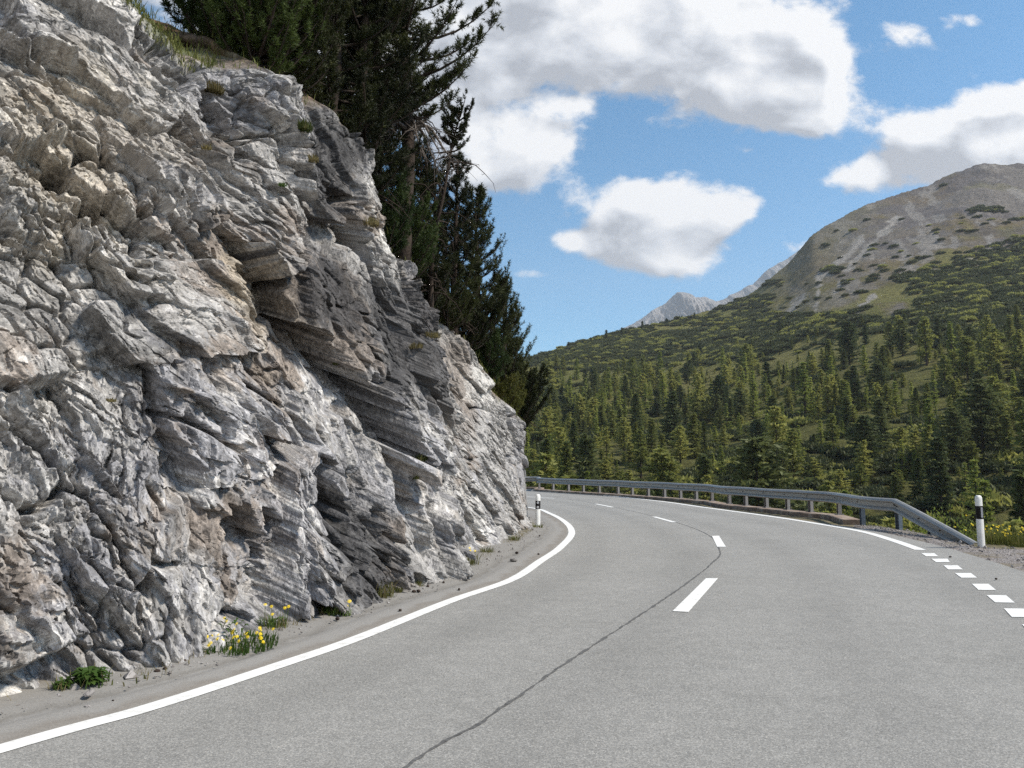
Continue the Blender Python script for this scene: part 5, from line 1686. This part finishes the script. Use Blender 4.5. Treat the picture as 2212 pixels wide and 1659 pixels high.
def build_plants():
    r = np.random.default_rng(31)
    FG = 'weeds along the foot of the cliff'
    def gp(px, py): v = at(px, py); return (v.x, v.y, .01)
    plant('flower_clump', gp(508, 1400), 'largest clump of yellow wildflowers at the foot of the cliff', 'flowers', r, 520, .36, .085, 30, .07, 34, .115, 'weed', fs=.017, group=FG, dry=20)
    plant('flower_clump', gp(466, 1388), 'green tuft with few yellow flowers left beside the largest flower clump', 'flowers', r, 90, .10, .22, 8, .08, 4, .26, 'weed', fs=.015, group=FG, dry=10)
    plant('flower_clump', gp(590, 1360), 'small yellow flower clump right of the largest flower clump', 'flowers', r, 90, .14, .13, 10, .07, 5, .20, 'weed', fs=.018, group=FG, dry=25)
    plant('leafy_weed', gp(192, 1486), 'leafy bright green weed at the cliff foot near the left edge', 'plant', r, 30, .13, .12, 170, .10, 0, .1, 'weed', group=FG, dry=16)
    plant('leafy_weed', gp(135, 1495), 'small leafy weed just left of the bright green weed', 'plant', r, 20, .07, .1, 40, .07, 0, .1, 'weed', group=FG, dry=14)
    plant('flower_clump', gp(742, 1331), 'two yellow flowers under the pointed lower tip of the dark rock wedge', 'flowers', r, 36, .08, .10, 10, .06, 3, .13, 'weed', fs=.024, group=FG)
    plant('leafy_weed', gp(712, 1332), 'low dark weed left of the two yellow flowers', 'plant', r, 50, .10, .10, 14, .07, 0, .1, 'weed', group=FG, dry=12)
    plant('grass_tuft', gp(815, 1292), 'dry brownish weed patch right of the rock wedge', 'grass', r, 120, .20, .20, 10, .08, 0, .1, 'grass', group=FG, dry=120)
    plant('grass_tuft', gp(900, 1270), 'small green tuft at the cliff foot left of the receding corner', 'grass', r, 50, .08, .10, 0, .05, 0, .1, 'grass', group=FG, dry=12)
    plant('grass_tuft', gp(860, 1283), 'tiny green tuft at the foot of the steep slabs', 'grass', r, 40, .07, .10, 0, .05, 0, .1, 'grass', group=FG, dry=8)
    plant('flower_clump', gp(968, 1228), 'tall yellow-green weed growing up in the corner of the cliff', 'flowers', r, 160, .20, .42, 14, .1, 9, .5, 'grass', fs=.02, group=FG, dry=60)
    plant('flower_clump', gp(1000, 1222), 'low weed with yellow flowers right of the cliff corner', 'flowers', r, 140, .26, .20, 14, .08, 10, .25, 'grass', fs=.02, group=FG, dry=60)
    plant('grass_tuft', gp(1052, 1196), 'small green tuft at the cliff foot before the left marker post', 'grass', r, 60, .12, .12, 0, .05, 0, .1, 'grass', group=FG, dry=20)
    plant('grass_tuft', gp(1112, 1170), 'small grass tuft at the cliff foot nearest the left marker post', 'grass', r, 60, .12, .12, 0, .05, 0, .1, 'grass', group=FG, dry=16)
    plant('grass_tuft', gp(1161, 1141), 'grass tuft round the base of the left marker post', 'grass', r, 60, .14, .10, 0, .05, 0, .1, 'grass', group=FG, dry=16)
    plant('grass_tuft', gp(270, 1462), 'thin dry weeds between the bright green weed and the flower clump', 'grass', r, 30, .3, .06, 0, .05, 0, .1, 'grass', group=FG, dry=50)
    # on the rock face
    CG = 'grass cushions growing on the cliff face'
    for i, (px, py, n, sp, h, mt_, lab) in enumerate((
            (470, 200, 260, .16, .22, 'dry_grass', 'olive grass cushion in the cleft below the upper rim'),
            (662, 290, 220, .13, .22, 'grass', 'long yellow-green grass tuft on the dark slate niche'),
            (672, 340, 80, .10, .16, 'dry_grass', 'dry grass hanging just below the yellow-green tuft'),
            (614, 395, 50, .07, .08, 'weed', 'tiny bright green tuft left of the dark slate niche'),
            (440, 320, 60, .08, .12, 'dry_grass', 'small dry tuft deep in the upper cleft'),
            (910, 990, 110, .16, .22, 'grass', 'grass tuft halfway up the receding cliff corner'),
            (905, 1030, 50, .10, .12, 'grass', 'small tuft under the halfway grass tuft at the corner'),
            (728, 788, 40, .07, .07, 'grass', 'tiny moss cushion on the pale slab'),
            (247, 866, 40, .05, .06, 'dry_grass', 'tiny yellowish moss cushion on the lower left face'),
            (890, 745, 90, .14, .16, 'dry_grass', 'ochre grass patch near the right rim of the cliff'),
            (935, 720, 110, .18, .18, 'dry_grass', 'brown grass patch under the creeping shrubs of the rim'),
            (806, 485, 120, .16, .2, 'dry_grass', 'pale grass tuft on the rim beside the tall pine'))):
        q = on_face(px, py)
        plant('grass_cushion', (q[0] + .03, q[1] - .05, q[2] - .02), lab, 'grass', r, n, sp * .75, h * .6, 0, .05, 0, .1, mt_, group=CG, width=.007)
    # lichen disc on the pale slab
    # grass on the bank above the rim: one carpet
    m = MB(); rr_ = np.random.default_rng(8)
    cand = SLOPE[:, :70].reshape(-1, 3); px, py = proj(cand)
    ok = np.where((px > 180) & (px < 1130) & (cand[:, 1] > 6))[0]
    wgt = np.where(px[ok] < 470, 1.0, np.where(px[ok] < 820, .06, .35)); pick = rr_.choice(ok, 15000, p=wgt / wgt.sum())
    V = np.zeros((15000, 5, 3)); a2 = rr_.random(15000) * 6.28; hh = rr_.uniform(.04, .17, 15000); q = cand[pick] + rr_.normal(0, .06, (15000, 3)) * np.array([1, 1, .3])
    d = np.stack([np.cos(a2), np.sin(a2), 0 * a2], -1); s_ = np.stack([-np.sin(a2), np.cos(a2), 0 * a2], -1) * .007; z1 = np.array([0, 0, 1.])
    V[:, 0], V[:, 1] = q - s_, q + s_
    V[:, 2], V[:, 3] = q + s_ * .8 + d * (hh * .2)[:, None] + z1 * (hh * .6)[:, None], q - s_ * .8 + d * (hh * .2)[:, None] + z1 * (hh * .6)[:, None]
    V[:, 4] = q + d * (hh * .55)[:, None] + z1 * hh[:, None]
    b = np.arange(15000)[:, None] * 5
    o = obj('bank_grass', mesh_np('bank_grass', V.reshape(-1, 3), [b + np.array([[3, 2, 4]]), b + np.array([[0, 1, 2, 3]])], M['grass'])); tag(o, kind='stuff')
    # verge behind the right marker post and the guardrail end
    n = 26000
    xs = rr_.uniform(4.5, 17, n); ys = rr_.uniform(8, 34, n)
    line_pts = np.vstack([rail_line, spline([tuple(rail_line[-1]), (11.5, 11.0), (11.0, 4), (8.5, -4)], 60)])
    dd = np.full(n, 1e9); sd = np.zeros(n); tn = -nrm2(line_pts)
    for k in range(len(line_pts)):
        e = np.hypot(xs - line_pts[k, 0], ys - line_pts[k, 1]); mm = e < dd; dd[mm] = e[mm]; sd[mm] = ((xs - line_pts[k, 0]) * tn[k, 0] + (ys - line_pts[k, 1]) * tn[k, 1])[mm]
    ok = (sd > 0) & (dd > .25) & (dd < 5.5); xs, ys, dd = xs[ok], ys[ok], dd[ok]; n = len(xs)
    zs = ground_z(xs, ys); hh = rr_.uniform(.12, .45, n) * np.clip(dd, .3, 1); a2 = rr_.random(n) * 6.28
    q = np.stack([xs, ys, zs], -1); d = np.stack([np.cos(a2), np.sin(a2), 0 * a2], -1); s_ = np.stack([-np.sin(a2), np.cos(a2), 0 * a2], -1) * .009
    V = np.zeros((n, 5, 3)); V[:, 0], V[:, 1] = q - s_, q + s_
    V[:, 2], V[:, 3] = q + s_ * .8 + d * (hh * .2)[:, None] + z1 * (hh * .6)[:, None], q - s_ * .8 + d * (hh * .2)[:, None] + z1 * (hh * .6)[:, None]
    V[:, 4] = q + d * (hh * .5)[:, None] + z1 * hh[:, None]; b = np.arange(n)[:, None] * 5
    o = obj('verge_grass', mesh_np('verge_grass', V.reshape(-1, 3), [b + np.array([[3, 2, 4]]), b + np.array([[0, 1, 2, 3]])], M['grass'])); tag(o, kind='stuff')
    # flowers behind the right marker post
    VG = 'wildflowers behind the right marker post'
    for i, (px, py, nf, lab) in enumerate(((2150, 1180, 14, 'yellow flower clump close behind the right marker post'), (2178, 1180, 14, 'yellow flower clump a step right of the right marker post'), (2205, 1182, 12, 'yellow flower clump at the right picture edge'), (2075, 1160, 6, 'sparse yellow flower clump behind the sloping rail end'))):
        v = at(px, py); q = np.array([v.x, v.y]) * 1.05
        z = float(ground_z(np.array([q[0]]), np.array([q[1]]))[0])
        plant('flower_clump', (q[0], q[1], z), lab, 'flowers', r, 150, .35, .35, 10, .12, nf, .30 - z, 'grass', fs=.022, group=VG)
    # pale willow bush behind the rail end
    for (px, Y, zz, lab, s_) in ((2040, 19.5, -1.3, 'pale yellow-green bush behind the sloping rail end', 1.0), (1985, 21.5, -1.6, 'smaller yellow-green bush left of the pale bush behind the rail', .7), (2120, 21.5, -1.9, 'green bush behind the right marker post', .9)):
        v = pt(px, 1100, Y); root = empty('bush', (v.x, v.y, zz)); tag(root, lab, 'shrub', 'bushes behind the guardrail end')
        n = int(2600 * s_); rr2 = np.random.default_rng(int(px)); th = rr2.random(n) * 6.28; u = rr2.uniform(-.2, 1, n); rad = (.55 + .45 * rr2.random(n) ** .5) * 1.0 * s_
        rad *= 1 + .35 * np.sin(th * 3 + u * 4)
        P = np.stack([np.cos(th) * np.sqrt(1 - np.minimum(u * u, .99)) * rad * .9, np.sin(th) * np.sqrt(1 - np.minimum(u * u, .99)) * rad * .9, .55 * s_ + u * rad * 1.0], -1)
        dd_ = P / np.linalg.norm(P, axis=1)[:, None] + rr2.normal(0, .6, (n, 3)); dd_ /= np.linalg.norm(dd_, axis=1)[:, None]
        sv = np.cross(dd_, rr2.normal(0, 1, (n, 3))); sv /= np.linalg.norm(sv, axis=1)[:, None]; L_ = rr2.uniform(.05, .11, n)[:, None]
        V = np.stack([P, P + dd_ * L_ * .5 + sv * L_ * .22, P + dd_ * L_, P + dd_ * L_ * .5 - sv * L_ * .22], 1).reshape(-1, 3)
        obj('foliage', mesh_np('foliage', V, [np.arange(n * 4).reshape(-1, 4)], M['larch' if zz > -1.8 else 'needles_green']), root)
        st = MB()
        for k in range(9):
            a = rr2.random() * 6.28; st.tube([(0, 0, -.3), (math.cos(a) * .2 * s_, math.sin(a) * .2 * s_, .4 * s_), (math.cos(a) * .5 * s_, math.sin(a) * .5 * s_, 1.0 * s_)], [.02, .014, .006], 4, False)
        st.build('stem', M['bark'], root)


build_plants()


def build_debris():
    r = np.random.default_rng(44)
    items = [  # frame px, size m, material, name, label
        (z4, 15, 1357, .085, 'pebble', 'stone', 'largest flat stone on the gutter, between cliff and white line'),
        (z4, 275, 1280, .03, 'cone', 'pine_cone', 'small dark cone on the gutter right of the flat stone'),
        (z4, 215, 1030, .04, 'cone', 'pine_cone', 'dark cone at the cliff foot left of the marker post'),
        (z4, 50, 1270, .045, 'cone', 'pine_cone', 'dark cone above the flat stone on the gutter'),
        (z4, 285, 1088, .035, 'cone', 'pine_cone', 'dark cone below the base of the left marker post')]
    z7 = lambda x, y: ((640 + x / 3.072) * .864, (1150 + y / 3.072) * .864)
    z6 = lambda x, y: (x / 2.676 * .864, (1300 + y / 2.676) * .864)
    items += [(z7, 625, 1238, .035, 'cone', 'pine_cone', 'dark cone near the cliff left of the two yellow flowers'), (z7, 1107, 1172, .03, 'cone', 'pine_cone', 'dark cone alone in the middle of the gutter'),
              (z7, 1214, 1025, .035, 'cone', 'pine_cone', 'left one of two dark cones by the small green tuft'), (z7, 1248, 1022, .035, 'cone', 'pine_cone', 'right one of two dark cones by the small green tuft'),
              (z7, 1320, 985, .035, 'cone', 'pine_cone', 'dark cone close to the foot of the pale slabs'), (z7, 1560, 1008, .03, 'cone', 'pine_cone', 'dark cone next to the white line in the outer gutter'), (z7, 1440, 955, .03, 'cone', 'pine_cone', 'dark cone at the receding cliff corner'),
              (z6, 1050, 1035, .032, 'cone', 'pine_cone', 'dark cone, lowest of three below the bluish boulder'), (z6, 1103, 1018, .032, 'cone', 'pine_cone', 'dark cone, middle one of three below the bluish boulder'), (z6, 1226, 965, .034, 'cone', 'pine_cone', 'dark cone, uppermost of three below the bluish boulder'),
              (z6, 598, 1188, .05, 'pebble', 'stone', 'flat dark stone on the gutter below the bright green weed'), (z6, 585, 1272, .028, 'pebble', 'stone', 'sliver of stone nearest the white line below the weed'), (z6, 755, 1230, .014, 'cone', 'pine_cone', 'tiny dark cone in the gutter right of the flat dark stone'),
              (z6, 1343, 948, .018, 'pebble', 'stone', 'small pale stone beside the uppermost cone'), (z5, 1710, 807, .03, 'cone', 'stone', 'small dark stone on the asphalt beside the edge dashes'), (z5, 2023, 960, .03, 'cone', 'stone', 'small dark stone on the asphalt right of the edge dashes')]
    th = None
    for (fz, a, b, sz, mt_, nm, lab) in items:
        v = at(*fz(a, b))
        # a pine cone is an egg of rounded scales in rows; a stone is a broken lump
        m = MB()
        nu, nv = 14, 9
        U, W_ = np.meshgrid(np.arange(nu) * 2 * np.pi / nu, np.linspace(0.06, np.pi - .06, nv), indexing='ij')
        if nm == 'pine_cone':
            rad = 1 + .22 * np.sin(U * 4 + W_ * 5); P = np.stack([np.sin(W_) * np.cos(U) * rad * .62, np.sin(W_) * np.sin(U) * rad * .62, np.cos(W_) * 1.0], -1)[..., [2, 0, 1]]
        else:
            rad = 1 + .5 * fbm(U * 1.2 + sz * 900, W_ * 1.6, int(a), 3); P = np.stack([np.sin(W_) * np.cos(U) * rad, np.sin(W_) * np.sin(U) * rad * .7, np.cos(W_) * rad * .42], -1)
        i = np.arange(nu)[:, None]; j = np.arange(nv - 1)[None]
        Q = np.stack([i * nv + j, ((i + 1) % nu) * nv + j, ((i + 1) % nu) * nv + j + 1, i * nv + j + 1], -1).reshape(-1, 4)
        sz *= .78; m.add(P.reshape(-1, 3) * sz, None, Q)
        o = m.build(nm, M[mt_], None, nm == 'pine_cone'); o.location = (v.x, v.y, .016 + sz * .35); o.rotation_euler = (r.normal(0, .2), r.normal(0, .2), r.random() * 6.28)
        tag(o, lab, 'pine cone' if nm == 'pine_cone' else 'stone', 'cones and stones on the roadside')
    # grit at the foot of the rock: too fine to count
    n = 3400; i = r.integers(60, 380, n); w = np.abs(r.normal(0, .16, n)).clip(0, .85)
    A_, B_ = bx[i], inn_off[i]
    fr = w + .30 * (r.random(n) < .9)
    p = A_ * (1 - fr.clip(0, .95))[:, None] + B_ * fr.clip(0, .95)[:, None]
    big_ = r.random(n) < .06; near_ = r.random(n)
    ico = np.array([(1, 0, 0), (-1, 0, 0), (0, 1, 0), (0, -1, 0), (0, 0, .7), (0, 0, -.7)], float); tri = np.array([(0, 2, 4), (2, 1, 4), (1, 3, 4), (3, 0, 4), (2, 0, 5), (1, 2, 5), (3, 1, 5), (0, 3, 5)])
    sc = np.where(big_, np.exp(r.normal(math.log(.020), .4, n)), np.exp(r.normal(math.log(.006), .55, n))).clip(.003, .05)
    p = np.where(big_[:, None], A_ * (1 - (.22 + .2 * near_))[:, None] + B_ * (.22 + .2 * near_)[:, None], p)
    V = ico[None] * sc[:, None, None] * r.uniform(.6, 1.3, (n, 1, 3)) + r.normal(0, .15, (n, 6, 3)) * sc[:, None, None]
    V[..., :2] += p[:, None]; V[..., 2] += (.018 + sc * .3)[:, None]
    T = (tri[None] + np.arange(n)[:, None, None] * 6).reshape(-1, 3)
    tag(obj('grit', mesh_np('grit', V.reshape(-1, 3), [T], M['pebble_mix'])), kind='stuff')


build_debris()


def build_foot_weeds():
    r = np.random.default_rng(66); n = 5200
    c = r.integers(60, 372, 90); i = np.clip(c[r.integers(0, 90, n)] + r.normal(0, 1.6, n), 55, 378).astype(int)
    w = .24 + .13 * r.random(n) ** 1.5
    p = bx[i] * (1 - w)[:, None] + inn_off[i] * w[:, None] + r.normal(0, .05, (n, 2))
    hh = r.uniform(.02, .10, n); a2 = r.random(n) * 6.28
    q = np.column_stack([p, np.full(n, .012)]); d = np.stack([np.cos(a2), np.sin(a2), 0 * a2], -1); s_ = np.stack([-np.sin(a2), np.cos(a2), 0 * a2], -1) * .003
    up = np.array([0, 0, 1.])
    V = np.stack([q - s_, q + s_, q + d * (hh * .8)[:, None] + up * hh[:, None]], 1)
    tag(obj('foot_weeds', mesh_np('foot_weeds', V.reshape(-1, 3), [np.arange(n * 3).reshape(-1, 3)], M['dry_grass'])), kind='stuff')


build_foot_weeds()


# ================================================================== air
def build_haze():
    m = MB(); m.box((-5600, -300, -60), (5600, 5400, 1300))
    mt_ = bpy.data.materials.new('haze_air'); mt_.use_nodes = True
    N, L = mt_.node_tree.nodes, mt_.node_tree.links; N.clear()
    v = N.new('ShaderNodeVolumePrincipled'); v.inputs['Color'].default_value = (.88, .93, 1.0, 1); v.inputs['Density'].default_value = 0.95e-4; v.inputs['Anisotropy'].default_value = .2
    o = N.new('ShaderNodeOutputMaterial'); L.new(v.outputs[0], o.inputs['Volume'])
    tag(obj('haze', m.mesh('haze', mt_)), kind='stuff')


build_haze()
